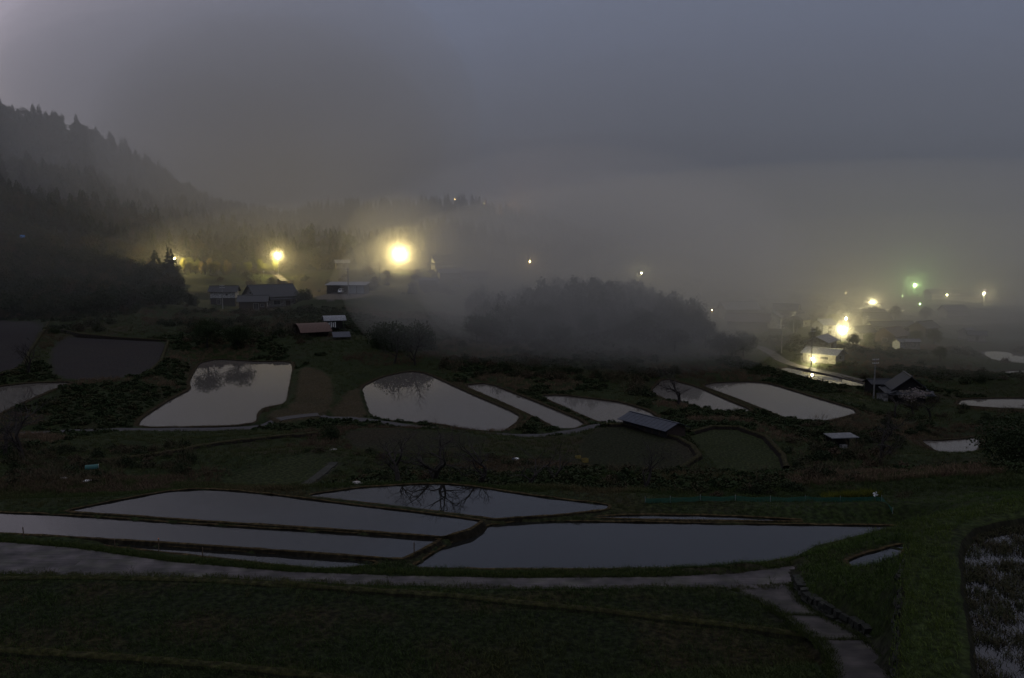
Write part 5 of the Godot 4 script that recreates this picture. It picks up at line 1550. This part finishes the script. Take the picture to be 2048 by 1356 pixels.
func build_small_things() -> void:
	# stakes in the front ponds
	var at_what := ["in the long left pond, leftmost", "on the lower bund, thin one", "on the lower bund, tallest of all", "beside the narrow pond strip", "where three bunds meet"]
	for i in STAKES.size():
		var s: Vector3 = STAKES[i]
		var t := thing("wooden_stake", "wooden stake " + at_what[i], "stake", s, i * 0.7, "wooden stakes along the bunds")
		var tall := 0.75 if i == 2 else 0.5
		part("post", tube([Vector3(0, -0.5, 0), Vector3(0.03 * (i % 3 - 1), tall, 0.02)], [0.035, 0.03], 6), M.wood, t)
		part("cap", tube([Vector3(0.03 * (i % 3 - 1), tall, 0.02), Vector3(0.03 * (i % 3 - 1), tall + 0.05, 0.02)], [0.04, 0.02], 6), M.orange if i == 2 else M.wood, t)
	# green net fence
	var n := thing("net_fence", "low sagging green net fence behind the large pond", "net fence", NET_LINE[0])
	for i in NET_LINE.size():
		var p: Vector3 = NET_LINE[i] - NET_LINE[0]
		p.y = ground(NET_LINE[i].x, NET_LINE[i].z) - NET_LINE[0].y
		part("post", tube([p + Vector3(0, -0.3, 0), p + Vector3(0, 0.45, 0)], [0.015, 0.02], 5), M.steel, n)
		if i < NET_LINE.size() - 1:
			var q: Vector3 = NET_LINE[i + 1] - NET_LINE[0]
			q.y = ground(NET_LINE[i + 1].x, NET_LINE[i + 1].z) - NET_LINE[0].y
			var st := st_new()
			for k in 14:
				var h := 0.04 + k * 0.026
				var last := p + Vector3(0, h, 0)
				for m in range(1, 9):
					var u := m / 8.0
					var nx_ := p.lerp(q, u) + Vector3(0, h - 0.16 * sin(PI * u) * h - 0.02, 0.05 * sin(u * 9.0 + i))
					tube_into(st, last, nx_, 0.008, 0.008, 3)
					last = nx_
			for m in 30:
				var u: float = (m + 0.5) / 30.0
				var b := p.lerp(q, u)
				tube_into(st, b + Vector3(0, 0.02, 0), b + Vector3(0, 0.38 - 0.1 * sin(PI * u), 0.05 * sin(u * 9.0 + i)), 0.008, 0.008, 3)
			part("net", done(st), M.net, n)
	# mustard bed
	var places := []
	var colors := []
	for k in 900:
		var x := rng.randf_range(22.2, 25.4)
		var z := -rng.randf_range(59.6, 61.6)
		var s := rng.randf_range(0.7, 1.2)
		places.append(standing(Vector3(x, ground(x, z) - 0.05, z), Vector3(s, s * 1.5, s)))
		colors.append(Color(0.12, 0.11, 0.012).lerp(Color(0.05, 0.07, 0.015), rng.randf()))
	scatter("mustard_flowers", "bed of yellow green mustard flowers at the net fence", tuft_mesh(9, 12, 0.55, 0.2, 0.06), M.leaf, places, colors)
	var s0 := Vector3(24.2, 0, -57.6)
	s0.y = ground(s0.x, s0.z)
	var pin := thing("pinwheel", "small white pinwheel on a stick beside the mustard bed", "pinwheel", s0)
	part("stick", tube([Vector3(0, -0.2, 0), Vector3(0, 0.55, 0)], [0.012, 0.012], 5), M.wood, pin)
	for k in 4:
		var b := Basis(Vector3.BACK, k * PI / 2.0)
		var st := st_new()
		tri(st, Vector3(0, 0.55, 0.03), Vector3(0, 0.55, 0.03) + b * Vector3(0.02, 0.2, 0.02), Vector3(0, 0.55, 0.03) + b * Vector3(0.12, 0.12, 0.0))
		tri(st, Vector3(0, 0.55, 0.03), Vector3(0, 0.55, 0.03) + b * Vector3(0.12, 0.12, 0.0), Vector3(0, 0.55, 0.02) + b * Vector3(0.1, 0.05, -0.02))
		part("vane", done(st), M.white, pin)
	# things left in the gardens
	for q in [["bag_white", "feed_bag", "white feed bag beside the blue one in the garden", M.white, 0.55], ["bag_blue", "feed_bag", "blue feed bag beside the white one in the garden", M.blue_bag, 0.4], ["bag_orange", "feed_bag", "orange and pale bag near the pond with branches", M.orange, 0.45], ["bag_left", "feed_bag", "white bag in the dark scrub above the left pond", M.white, 0.42], ["bag_grey", "feed_bag", "grey bag in the scrub at the far left", M.grey_bag, 0.5], ["white_left", "feed_bag", "pale bag at the top of the short track", M.grey_bag, 0.4], ["bag_pond", "feed_bag", "pale bag on the far bank of the branch pond", M.grey_bag, 0.45], ["sheet_a", "feed_bag", "pale crumpled bag at the right of the garden", M.white, 0.45]]:
		feed_bag(q[1], q[2], SPOT[q[0]], q[3], q[4])
	for q in [["crate_a", "yellow crate on the brown field, left and smaller", 0.42], ["crate_b", "yellow crate on the brown field, right and larger", 0.55]]:
		var s: Vector3 = SPOT[q[0]]
		var t := thing("plastic_crate", q[1], "crate", Vector3(s.x, ground(s.x, s.z) + 0.02, s.z), 0.3, "yellow crates")
		var w: float = q[2]
		part("bottom", box(Vector3(w * 1.4, 0.03, w), Vector3(0, 0.02, 0)), M.yellow, t)
		for sg in [-1.0, 1.0]:
			for k in 3:
				part("slat", box(Vector3(w * 1.4, w * 0.22, 0.03), Vector3(0, 0.1 + k * w * 0.27, sg * w * 0.5)), M.yellow, t)
				part("slat", box(Vector3(0.03, w * 0.22, w * 0.94), Vector3(sg * w * 0.7, 0.1 + k * w * 0.27, 0)), M.yellow, t)
	var hs: Vector3 = SPOT.hoop_teal
	var hoop := thing("garden_hoop", "teal plastic sheet bent over a hoop in the left scrub", "garden cover", Vector3(hs.x, ground(hs.x, hs.z) + 0.1, hs.z), 0.4)
	var prof := PackedVector2Array()
	for k in 9:
		var u := PI * k / 8.0
		prof.append(Vector2(cos(u) * 0.4, sin(u) * 0.35))
	for k in 9:
		var u := PI * (8 - k) / 8.0
		prof.append(Vector2(cos(u) * 0.38, sin(u) * 0.33))
	part("sheet", prism(prof, 1.2), M.teal, hoop)
	part("hoop", tube([Vector3(0.62, 0, 0.39), Vector3(0.62, 0.33, 0.2), Vector3(0.62, 0.33, -0.2), Vector3(0.62, 0, -0.39)], [0.015, 0.015, 0.015, 0.015], 4), M.steel, hoop)
	var ts: Vector3 = SPOT.tarp_blue
	var tp := thing("blue_tarp", "blue tarpaulin stretched among the dark trees at far left", "tarpaulin", Vector3(ts.x, maxf(ts.y, ground(ts.x, ts.z) + 0.8), ts.z), 0.2)
	part("sheet", prism(PackedVector2Array([Vector2(-1.2, 0.2), Vector2(0, 1.3), Vector2(1.2, 0.1), Vector2(1.15, 0.05), Vector2(0, 1.2), Vector2(-1.15, 0.15)]), 3.2), mat(0.03, 0.16, 0.42, 0.5), tp)
	for x in [-1.5, 1.5]:
		part("post", tube([Vector3(x, ground(ts.x, ts.z) - tp.position.y - 0.3, 0), Vector3(x, 1.2, 0)], [0.06, 0.05], 6), M.wood, tp)
	# lit guard rails of the far right road
	for q in [[1, Vector3(168.0, 0, -436.0), Vector3(176.5, 0, -436.5), "guard rail glinting left of the round white lamp"], [1, Vector3(184.0, 0, -437.0), Vector3(192.0, 0, -434.0), "guard rail glinting right of the round white lamp"]]:
		var a: Vector3 = q[1]
		var b: Vector3 = q[2]
		a.y = ground(a.x, a.z)
		b.y = ground(b.x, b.z)
		var t := thing("guard_rail", q[3], "guard rail", a, 0.0, "white guard rails")
		var e := b - a
		for k in 5:
			var p := e * (k / 4.0)
			part("post", tube([p + Vector3(0, -0.5, 0), p + Vector3(0, 0.85, 0)], [0.06, 0.06], 6), M.white, t)
		part("rail", box(Vector3(e.length() + 0.4, 0.36, 0.08), Vector3.ZERO, Basis(Vector3.UP, atan2(-e.z, e.x))), M.white, t, e * 0.5 + Vector3(0, 0.66, 0.1))
	# road mirror and signs at the left lamp
	var ms := Vector3(LAMPS[1][0] - 6.6, 0, LAMPS[1][2])
	ms.y = ground(ms.x, ms.z)
	var mr := thing("road_mirror", "round road mirror on a post left of the yellow lamp", "road mirror", ms)
	part("post", tube([Vector3(0, -0.3, 0), Vector3(0, 2.6, 0)], [0.04, 0.04], 6), M.steel, mr)
	part("mirror", tube([Vector3(0, 2.7, 0.05), Vector3(0, 2.7, 0.12)], [0.45, 0.42], 16), M.metal_pale, mr)
	stone_wall()

func feed_bag(called: String, label: String, s: Vector3, m: Material, size: float) -> void:
	var t := thing(called, label, "bag", Vector3(s.x, ground(s.x, s.z) + 0.05, s.z), s.x, "bags lying in the gardens")
	var r := RandomNumberGenerator.new()
	r.seed = int(absf(s.x) * 100.0)
	var st := st_new()
	st.set_smooth_group(0)
	var rings := []
	for i in 7:
		var u := i / 6.0
		var row := []
		for k in 10:
			var a := TAU * k / 10.0
			var w := sin(PI * clampf(u, 0.06, 0.94)) * (0.55 + 0.12 * r.randf())
			row.append(Vector3(cos(a) * w * size, 0.28 * size + sin(a) * w * size * 0.5, (u - 0.5) * 1.9 * size))
		rings.append(row)
	for i in 6:
		for k in 10:
			quad(st, rings[i][k], rings[i + 1][k], rings[i + 1][(k + 1) % 10], rings[i][(k + 1) % 10])
	part("sack", done(st), m, t)
	part("tied_end", tube([Vector3(0, 0.28 * size, 0.9 * size), Vector3(0.02, 0.34 * size, 1.15 * size)], [0.05 * size, 0.16 * size], 7), m, t)

func stone_wall() -> void:
	# dry stone retaining walls at the slab path and under the right bund
	var shapes := []
	for v in 5:
		var r := RandomNumberGenerator.new()
		r.seed = 500 + v
		var st := st_new()
		var p := []
		for k in 8:
			p.append(Vector3((0.5 if k & 1 else -0.5) * r.randf_range(0.75, 1.0), (0.5 if k & 2 else -0.5) * r.randf_range(0.75, 1.0), (0.5 if k & 4 else -0.5) * r.randf_range(0.7, 1.0)))
		for q in [[0, 2, 3, 1], [4, 5, 7, 6], [0, 1, 5, 4], [2, 6, 7, 3], [0, 4, 6, 2], [1, 3, 7, 5]]:
			quad(st, p[q[0]], p[q[1]], p[q[2]], p[q[3]])
		shapes.append(done(st))
	var low := []
	for k in 5:
		low.append(Vector3(SLABS[k][2] + 0.25, SLABS[k][4] + 0.5, -SLABS[k][3] + 0.1))
	var high := []
	for k in range(0, WALL_RIGHT.size(), 3):
		high.append(Vector3(WALL_RIGHT[k], 16.45, -WALL_RIGHT[k + 1]))
	for wall in [[low, 2, "mossy dry stone wall beside the slab path"], [high, 8, "tall dry stone wall under the right edge bund"]]:
		var pts: Array = wall[0]
		var t := thing("stone_wall", wall[2], "stone wall", pts[0])
		for i in pts.size() - 1:
			var a: Vector3 = pts[i]
			var b: Vector3 = pts[i + 1]
			var n := maxi(2, int(a.distance_to(b) / 0.5))
			for row in wall[1]:
				for k in n:
					var u: float = (k + 0.5 * (row % 2) + rng.randf_range(-0.15, 0.15)) / n
					var p := a.lerp(b, u) + Vector3(-0.05 * row + rng.randf_range(-0.05, 0.05), -0.15 - row * 0.32, rng.randf_range(-0.05, 0.05))
					if p.y < ground(p.x, p.z) - 0.3:
						continue
					var o := part("stone", shapes[rng.randi() % 5], M.stone if rng.randf() < 0.3 else M.stone_dark, t, p - pts[0])
					o.scale = Vector3(rng.randf_range(0.42, 0.66), rng.randf_range(0.28, 0.42), 0.5)
					o.rotation = Vector3(rng.randf_range(-0.2, 0.2), rng.randf() * 0.5 - 0.25 + atan2(-(b - a).z, (b - a).x), rng.randf_range(-0.15, 0.15))

# ---------------------------------------------------------------- trees and woods
func build_trees() -> void:
	var g := "leafless trees of the terraces"
	var sp := func(k: String) -> Vector3:
		var s: Vector3 = SPOT[k]
		return Vector3(s.x, ground(s.x, s.z), s.z)
	bare_tree("gnarled bare tree standing before the slanted pond", sp.call("bare_pond"), 7.5, 11, 0.85, 5, Vector3.ZERO, 0.055)
	bare_tree("spreading bare tree on the dark slope left of the small right pond", sp.call("bare_mid"), 9.0, 12, 0.8, 5)
	bare_tree("big bare tree at the left edge above the scrub", sp.call("bare_left"), 8.5, 13, 0.75, 5)
	bare_tree("thin bare tree at the left edge, nearest the frame", sp.call("bare_left2"), 7.5, 14, 0.7, 5)
	bare_tree("bare tree with slanting trunk in the garden centre", sp.call("bare_c1"), 5.5, 15, 0.65, 4, Vector3(0.35, 0, 0), 0.03)
	bare_tree("small bare tree right of the slanting one in the garden", sp.call("bare_c2"), 4.5, 16, 0.65, 4, Vector3(0.15, 0, 0), 0.03)
	bare_tree("dark bare tree at the right end of the branch pond", sp.call("bare_c3"), 5.0, 17, 0.75, 5)
	bare_tree("bare tree on the far bank mirrored in the branch pond, middle", sp.call("bare_e"), 6.6, 18, 0.85, 5, Vector3.ZERO, 0.045)
	bare_tree("bare tree on the far bank mirrored in the branch pond, left", sp.call("bare_e2"), 6.0, 19, 0.9, 5, Vector3(-0.2, 0, 0), 0.045)
	bare_tree("bare tree on the far bank mirrored in the branch pond, right", sp.call("bare_e3"), 6.0, 20, 0.9, 5, Vector3(0.25, 0, 0), 0.04)
	bare_tree("bare tree left of the blossoming cherry", sp.call("bare_r1"), 7.0, 21, 0.7, 5)
	bare_tree("bare tree right of the blossoming cherry", sp.call("bare_r2"), 6.0, 22, 0.7, 5)
	bare_tree("tall bare tree mirrored in the middle pond, left", sp.call("p2_tree_a"), 8.0, 23, 0.5, 5)
	bare_tree("tall bare tree mirrored in the middle pond, right", sp.call("p2_tree_b"), 8.5, 24, 0.5, 5)
	bare_tree("bare tree mirrored in the pond at the left edge", sp.call("p0_tree"), 8.0, 25, 0.6, 5)
	# cherry in blossom
	var c := bare_tree("pale cherry tree in blossom below the grey farmhouse", sp.call("cherry"), 6.0, 26, 0.7, 4)
	c.name = numbered("cherry_tree")
	c.set_meta("group", "cherry trees")
	var bl := part("blossom", broad_crown(7, 46, 22, 0.11), leaf_mat(Color(0.20, 0.17, 0.17)), c, Vector3(0, 4.2, 0))
	bl.scale = Vector3(3.4, 1.6, 2.6)
	var dark := Color(0.024, 0.034, 0.016)
	leafy_tree("broadleaf_tree", "big dark round tree at the right edge", sp.call("tree_right"), 8.0, 10.0, dark, 4, "dark evergreen trees")
	leafy_tree("broadleaf_tree", "dark leafy tree at the top left of the bright pond", sp.call("p1_tree_a"), 7.5, 8.5, dark, 5, "dark evergreen trees")
	leafy_tree("broadleaf_tree", "dark leafy tree behind the middle of the bright pond", sp.call("p1_tree_b"), 6.5, 9.0, dark, 6, "dark evergreen trees")
	bush("broad dark bush behind the middle pond, centre of three", sp.call("round_a"), Vector3(7.5, 9.5, 6.5), dark, 7, "broad dark bushes")
	bush("broad dark bush behind the middle pond, left of three", sp.call("round_b"), Vector3(5.5, 7.5, 5.0), dark, 8, "broad dark bushes")
	bush("broad dark bush behind the middle pond, right of three", sp.call("round_c"), Vector3(5.0, 8.0, 5.0), dark, 9, "broad dark bushes")
	for q in [["gt_a", "left of the upper pale barn", 5.5], ["gt_b", "right of the pale barns", 5.0], ["gt_c", "below the dazzling white lamp, rightward", 4.5], ["gt_d", "behind the pair of tin sheds", 6.0], ["gt_e", "right of the tin shed pair", 6.5], ["gt_f", "above the small bright white house", 6.0], ["gt_g", "behind the long low house", 6.5], ["gt_h", "below the green tinted lamp", 7.0], ["gt_i", "by the cottage left of the white house", 6.0], ["gt_j", "on the open slope above the right ponds", 5.0]]:
		leafy_tree("garden_tree", "dark garden tree " + q[1], sp.call(q[0]), q[2], q[2] * 0.9, Color(0.04, 0.05, 0.02), 150 + int(q[2] * 10.0), "garden trees of the village")
	conifer("dark cypress left of the lit lane trees", sp.call("hinoki"), 13.5, 2.3, 3, "conifers beside the lit lane")
	conifer("dark cypress standing left of the taller lit one", sp.call("hinoki2"), 12.0, 2.3, 4, "conifers beside the lit lane")
	bush("clipped shrub on the pond bund, upper", sp.call("clip_a"), Vector3(0.9, 1.8, 0.9), dark, 1, "clipped shrubs")
	bush("clipped shrub on the pond bund, lower", sp.call("clip_b"), Vector3(1.0, 1.9, 1.0), dark, 2, "clipped shrubs")
	bush("round dark shrub below the farm road", sp.call("clip_c"), Vector3(1.8, 2.2, 1.6), dark, 3, "round shrubs")
	bush("round dark tree shrub left of the storehouse", sp.call("clip_d"), Vector3(3.6, 6.0, 3.4), dark, 4, "round shrubs")
	bush("dark hedge shrub right of the farmhouse", sp.call("clip_e"), Vector3(4.2, 7.5, 4.0), dark, 5, "round shrubs")
	bush("dark hedge shrub between farmhouse and garage", sp.call("clip_f"), Vector3(4.4, 7.0, 4.0), dark, 6, "round shrubs")
	bush("low round shrub at the brown field corner", sp.call("round_p"), Vector3(2.6, 2.2, 2.0), dark, 7, "round shrubs")
	# trees lit beside the left lamp
	var lx: float = LAMPS[1][0]
	var lz: float = LAMPS[1][2]
	for k in 14:
		var x := lx - 3.0 - k * 3.3 + rng.randf_range(-1.0, 1.0)
		var z := lz - rng.randf_range(1.5, 6.0)
		if k < 6 or k > 10:
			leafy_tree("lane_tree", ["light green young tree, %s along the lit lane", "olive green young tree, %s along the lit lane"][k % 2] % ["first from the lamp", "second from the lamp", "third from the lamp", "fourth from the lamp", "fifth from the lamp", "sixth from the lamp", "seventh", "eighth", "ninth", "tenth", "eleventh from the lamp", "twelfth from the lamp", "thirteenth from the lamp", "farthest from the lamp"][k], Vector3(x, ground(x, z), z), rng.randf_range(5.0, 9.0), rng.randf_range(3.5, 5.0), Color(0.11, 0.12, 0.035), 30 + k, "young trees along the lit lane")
		else:
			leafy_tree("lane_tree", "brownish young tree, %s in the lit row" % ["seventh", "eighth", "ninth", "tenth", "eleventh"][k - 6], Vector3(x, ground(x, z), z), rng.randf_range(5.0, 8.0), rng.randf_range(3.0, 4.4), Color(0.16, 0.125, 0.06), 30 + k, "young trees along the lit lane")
	# shrubs and trees caught by the half hidden lamp
	var hx: float = LAMPS[21][0]
	var hz: float = LAMPS[21][2]
	for k in 7:
		var x := hx + 3.5 + k * 3.0 + rng.randf_range(-0.8, 0.8)
		var z := hz - rng.randf_range(0.5, 3.5)
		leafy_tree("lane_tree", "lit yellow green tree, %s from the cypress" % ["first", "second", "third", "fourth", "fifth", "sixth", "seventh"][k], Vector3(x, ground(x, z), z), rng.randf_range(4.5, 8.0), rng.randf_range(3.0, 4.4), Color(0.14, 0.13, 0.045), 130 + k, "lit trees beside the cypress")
	# ridge conifers against the mist
	for k in 16:
		var u := k / 15.0
		var d := 482.0 + rng.randf_range(-5.0, 5.0)
		var x := lerpf(-42.0, 7.0, u) + rng.randf_range(-1.2, 1.2)
		var tall := lerpf(17.0, 10.0, u) * rng.randf_range(0.8, 1.15)
		conifer("conifer on the misty ridge, number %s from the left" % ["one", "two", "three", "four", "five", "six", "seven", "eight", "nine", "ten", "eleven", "twelve", "thirteen", "fourteen", "fifteen", "sixteen"][k], Vector3(x, ground(x, -d), -d), tall, 1.15, 60 + k, "conifers on the misty ridge")
	# knoll trees one can tell apart
	for k in 22:
		var u := k / 21.0
		var x := lerpf(-8.0, 62.0, u) + rng.randf_range(-2.0, 2.0)
		var z := -(228.0 + rng.randf_range(0.0, 14.0))
		leafy_tree("knoll_tree", "dark tree at the front foot of the wooded knoll, %s from the left" % ["first", "second", "third", "fourth", "fifth", "sixth", "seventh", "eighth", "ninth", "tenth", "eleventh", "twelfth", "thirteenth", "fourteenth", "fifteenth", "sixteenth", "seventeenth", "eighteenth", "nineteenth", "twentieth", "twenty-first", "twenty-second"][k], Vector3(x, ground(x, z), z), rng.randf_range(6.0, 9.5), rng.randf_range(6.5, 9.5), dark, 90 + k, "trees at the front of the wooded knoll")
	# masses of forest
	var cm := conifer_crown(41)
	var bm := broad_crown(102, 60, 30, 0.13)
	var cp := []
	var cc := []
	var bp := []
	var bc := []
	for k in 5200:
		var d := rng.randf_range(300, 780)
		var px := rng.randf_range(-0.78, -0.14)
		var x := px * d
		var y := ground(x, -d)
		var edge := 14.0 + (d - 380.0) * 0.02
		if y < edge or d < 395.0 and x > -150.0 or d < 428.0 and x > -172.0:
			continue
		var s := rng.randf_range(9.0, 17.0)
		if d < 430.0 or rng.randf() < 0.45:
			bp.append(standing(Vector3(x, y + s * 0.3, -d), Vector3(s * 0.33, s * 0.36, s * 0.33)))
			bc.append(Color(0.034, 0.040, 0.018).lerp(Color(0.075, 0.055, 0.032), rng.randf() * rng.randf()))
		else:
			cp.append(standing(Vector3(x, y - 0.5, -d), Vector3(s * 1.5, s * 0.9, s * 1.5)))
			cc.append(Color(0.026, 0.040, 0.022) * rng.randf_range(0.7, 1.3))
	for k in 1500:
		var d := rng.randf_range(470, 900)
		var x := rng.randf_range(-0.24, 0.12) * d
		var y := ground(x, -d)
		if y < 16.0:
			continue
		var s := rng.randf_range(8.0, 15.0)
		cp.append(standing(Vector3(x, y - 0.5, -d), Vector3(s * 1.2, s, s * 1.2)))
		cc.append(Color(0.026, 0.040, 0.022) * rng.randf_range(0.7, 1.3))
	# dark broadleaf belt at the foot of the left hill
	for k in 420:
		var d := rng.randf_range(275, 400)
		var x := rng.randf_range(-0.66, -0.375) * d
		if d < 300.0 and x > -0.45 * d:
			continue
		var s := rng.randf_range(7.0, 12.0)
		var y := ground(x, -d)
		bp.append(standing(Vector3(x, y + s * 0.28, -d), Vector3(s * 0.42, s * 0.42, s * 0.42)))
		bc.append(Color(0.022, 0.030, 0.015).lerp(Color(0.065, 0.05, 0.028), pow(rng.randf(), 4.0)))
	# knoll
	for k in 620:
		var d := rng.randf_range(232, 315)
		var x := rng.randf_range(-0.04, 0.235) * d
		var y := ground(x, -d)
		if y < 2.2:
			continue
		var s := rng.randf_range(4.5, 9.0) + 6.0 * pow(rng.randf(), 6.0)
		bp.append(standing(Vector3(x, y + s * 0.3, -d), Vector3(s * 0.36, s * 0.48, s * 0.36)))
		bc.append(Color(0.026, 0.034, 0.017) * rng.randf_range(0.7, 1.3))
	scatter("conifer_forest", "dark conifer forest covering the left and centre hills", cm, M.leaf, cp, cc)
	scatter("broadleaf_forest", "dark broadleaf woods at the foot of the hills and on the knoll", bm, M.leaf, bp, bc)

# ---------------------------------------------------------------- mist
func mist(label: String, at: Vector3, radius: Vector3, density: float, albedo := Color(0.99, 0.985, 0.975)) -> void:
	var f := FogVolume.new()
	f.name = numbered("mist")
	f.shape = RenderingServer.FOG_VOLUME_SHAPE_ELLIPSOID
	f.size = radius * 2.0
	var m := FogMaterial.new()
	m.density = density
	m.albedo = albedo
	f.material = m
	add_child(f)
	f.position = at
	f.set_meta("kind", "stuff")
	f.set_meta("label", label)

func soft_mist(label: String, at: Vector3, radius: Vector3, density: float, layers: int, albedo := Color(0.99, 0.985, 0.975), lift := 0.0) -> void:
	# a bank that thins out towards its rim: shells inside one another, each shifted a little
	for k in layers:
		var s := 1.0 - 0.8 * k / layers
		mist(label + [", outermost veil", ", second veil", ", third veil", ", core"][k], at + Vector3(radius.x * 0.16 * sin(k * 2.4), radius.y * 0.10 * cos(k * 1.9) + lift * k, 0), radius * s, density / layers, albedo)

func build_mist() -> void:
	var cool := Color(0.90, 0.95, 1.0)
	soft_mist("thin veil of haze from the farmhouses outward", Vector3(60, -10, -1320), Vector3(1600, 250, 1100), 0.0019, 3)
	soft_mist("high cloud hanging over the valley", Vector3(430, 110, -900), Vector3(900, 300, 520), 0.0015, 3, cool)
	soft_mist("low cloud rolling down behind the left hillside", Vector3(-158, 90, -545), Vector3(140, 100, 145), 0.0084, 3)
	soft_mist("mist lying round the brightest lamp", Vector3(-60, 10, -425), Vector3(150, 36, 62), 0.0024, 2)
	soft_mist("mist drifting over the wooded knoll", Vector3(17, 17, -234), Vector3(62, 34, 50), 0.021, 4, Color(1.0, 0.985, 0.95), 5.0)
	soft_mist("mist over the right hand village", Vector3(175, 4, -430), Vector3(260, 56, 230), 0.0070, 3, Color(1.0, 0.985, 0.94))
	soft_mist("torn scrap of cloud beside the left break in the sky", Vector3(-210, 150, -700), Vector3(180, 48, 110), 0.0026, 2, cool)
	soft_mist("torn scrap of cloud over the bright lamp", Vector3(10, 105, -640), Vector3(230, 54, 120), 0.0016, 2, cool)
	soft_mist("torn scrap of cloud over the right village", Vector3(280, 90, -600), Vector3(220, 50, 120), 0.0014, 2, cool)
	for k in [[0, 4.5, 0.022, "core of the brightest lamp"], [0, 8.0, 0.013, "inner halo of the brightest lamp"], [0, 14.0, 0.007, "outer halo of the brightest lamp"], [0, 30.0, 0.003, "air round the brightest lamp"], [1, 1.8, 0.018, "core of the yellow lamp at the lit trees"], [1, 3.6, 0.007, "halo of the yellow lamp at the lit trees"], [1, 9.0, 0.0018, "air round the yellow lamp at the lit trees"], [2, 1.6, 0.03, "core of the lamp behind the barns"], [2, 3.4, 0.012, "halo of the lamp behind the barns"], [2, 8.0, 0.005, "air round the lamp behind the barns"], [3, 1.3, 0.03, "core of the lamp mirrored in the pond"], [3, 3.2, 0.010, "halo of the lamp mirrored in the pond"], [5, 1.8, 0.03, "core of the round lamp between the guard rails"], [5, 4.5, 0.009, "halo of the round lamp between the guard rails"], [6, 2.0, 0.03, "core of the green tinted lamp"], [6, 9.0, 0.005, "halo of the green tinted lamp"], [6, 28.0, 0.005, "air round the green tinted lamp"]]:  # fog balls added round the lamps to widen their glow
		var p: Array = LAMPS[k[0]]
		mist("added fog ball for glow, the " + k[3], Vector3(p[0], p[1], p[2]), Vector3.ONE * k[1], k[2])

func build_sky() -> PanoramaSkyMaterial:
	var w := 512
	var h := 256
	var im := Image.create(w, h, false, Image.FORMAT_RGBF)
	var n := FastNoiseLite.new()
	n.seed = 8
	n.frequency = 1.1
	n.fractal_octaves = 4
	for y in h:
		var e := PI * (0.5 - (y + 0.5) / h)
		for x in w:
			var a := wrapf(TAU * (x + 0.5) / w, -PI, PI)
			var dir := Vector3(sin(a) * cos(e), sin(e), -cos(a) * cos(e))
			var s := pow(maxf(sin(e), 0.0), 2.1)
			var c := Color(0.168, 0.158, 0.148).lerp(Color(0.128, 0.156, 0.240), smoothstep(0.0, 0.22, e))
			c += Color(0.43, 0.395, 0.395) * s
			var dawn := exp(-pow((a + 0.62) / 0.30, 2.0)) * exp(-pow((e - 0.20) / 0.26, 2.0))
			c += Color(0.27, 0.205, 0.185) * dawn
			var v := 1.0 + 0.10 * n.get_noise_3d(dir.x * 1.5, dir.y * 3.0, dir.z * 1.5)
			im.set_pixel(x, y, Color(c.r * v, c.g * v, c.b * v))
	var m := PanoramaSkyMaterial.new()
	m.panorama = ImageTexture.create_from_image(im)
	return m
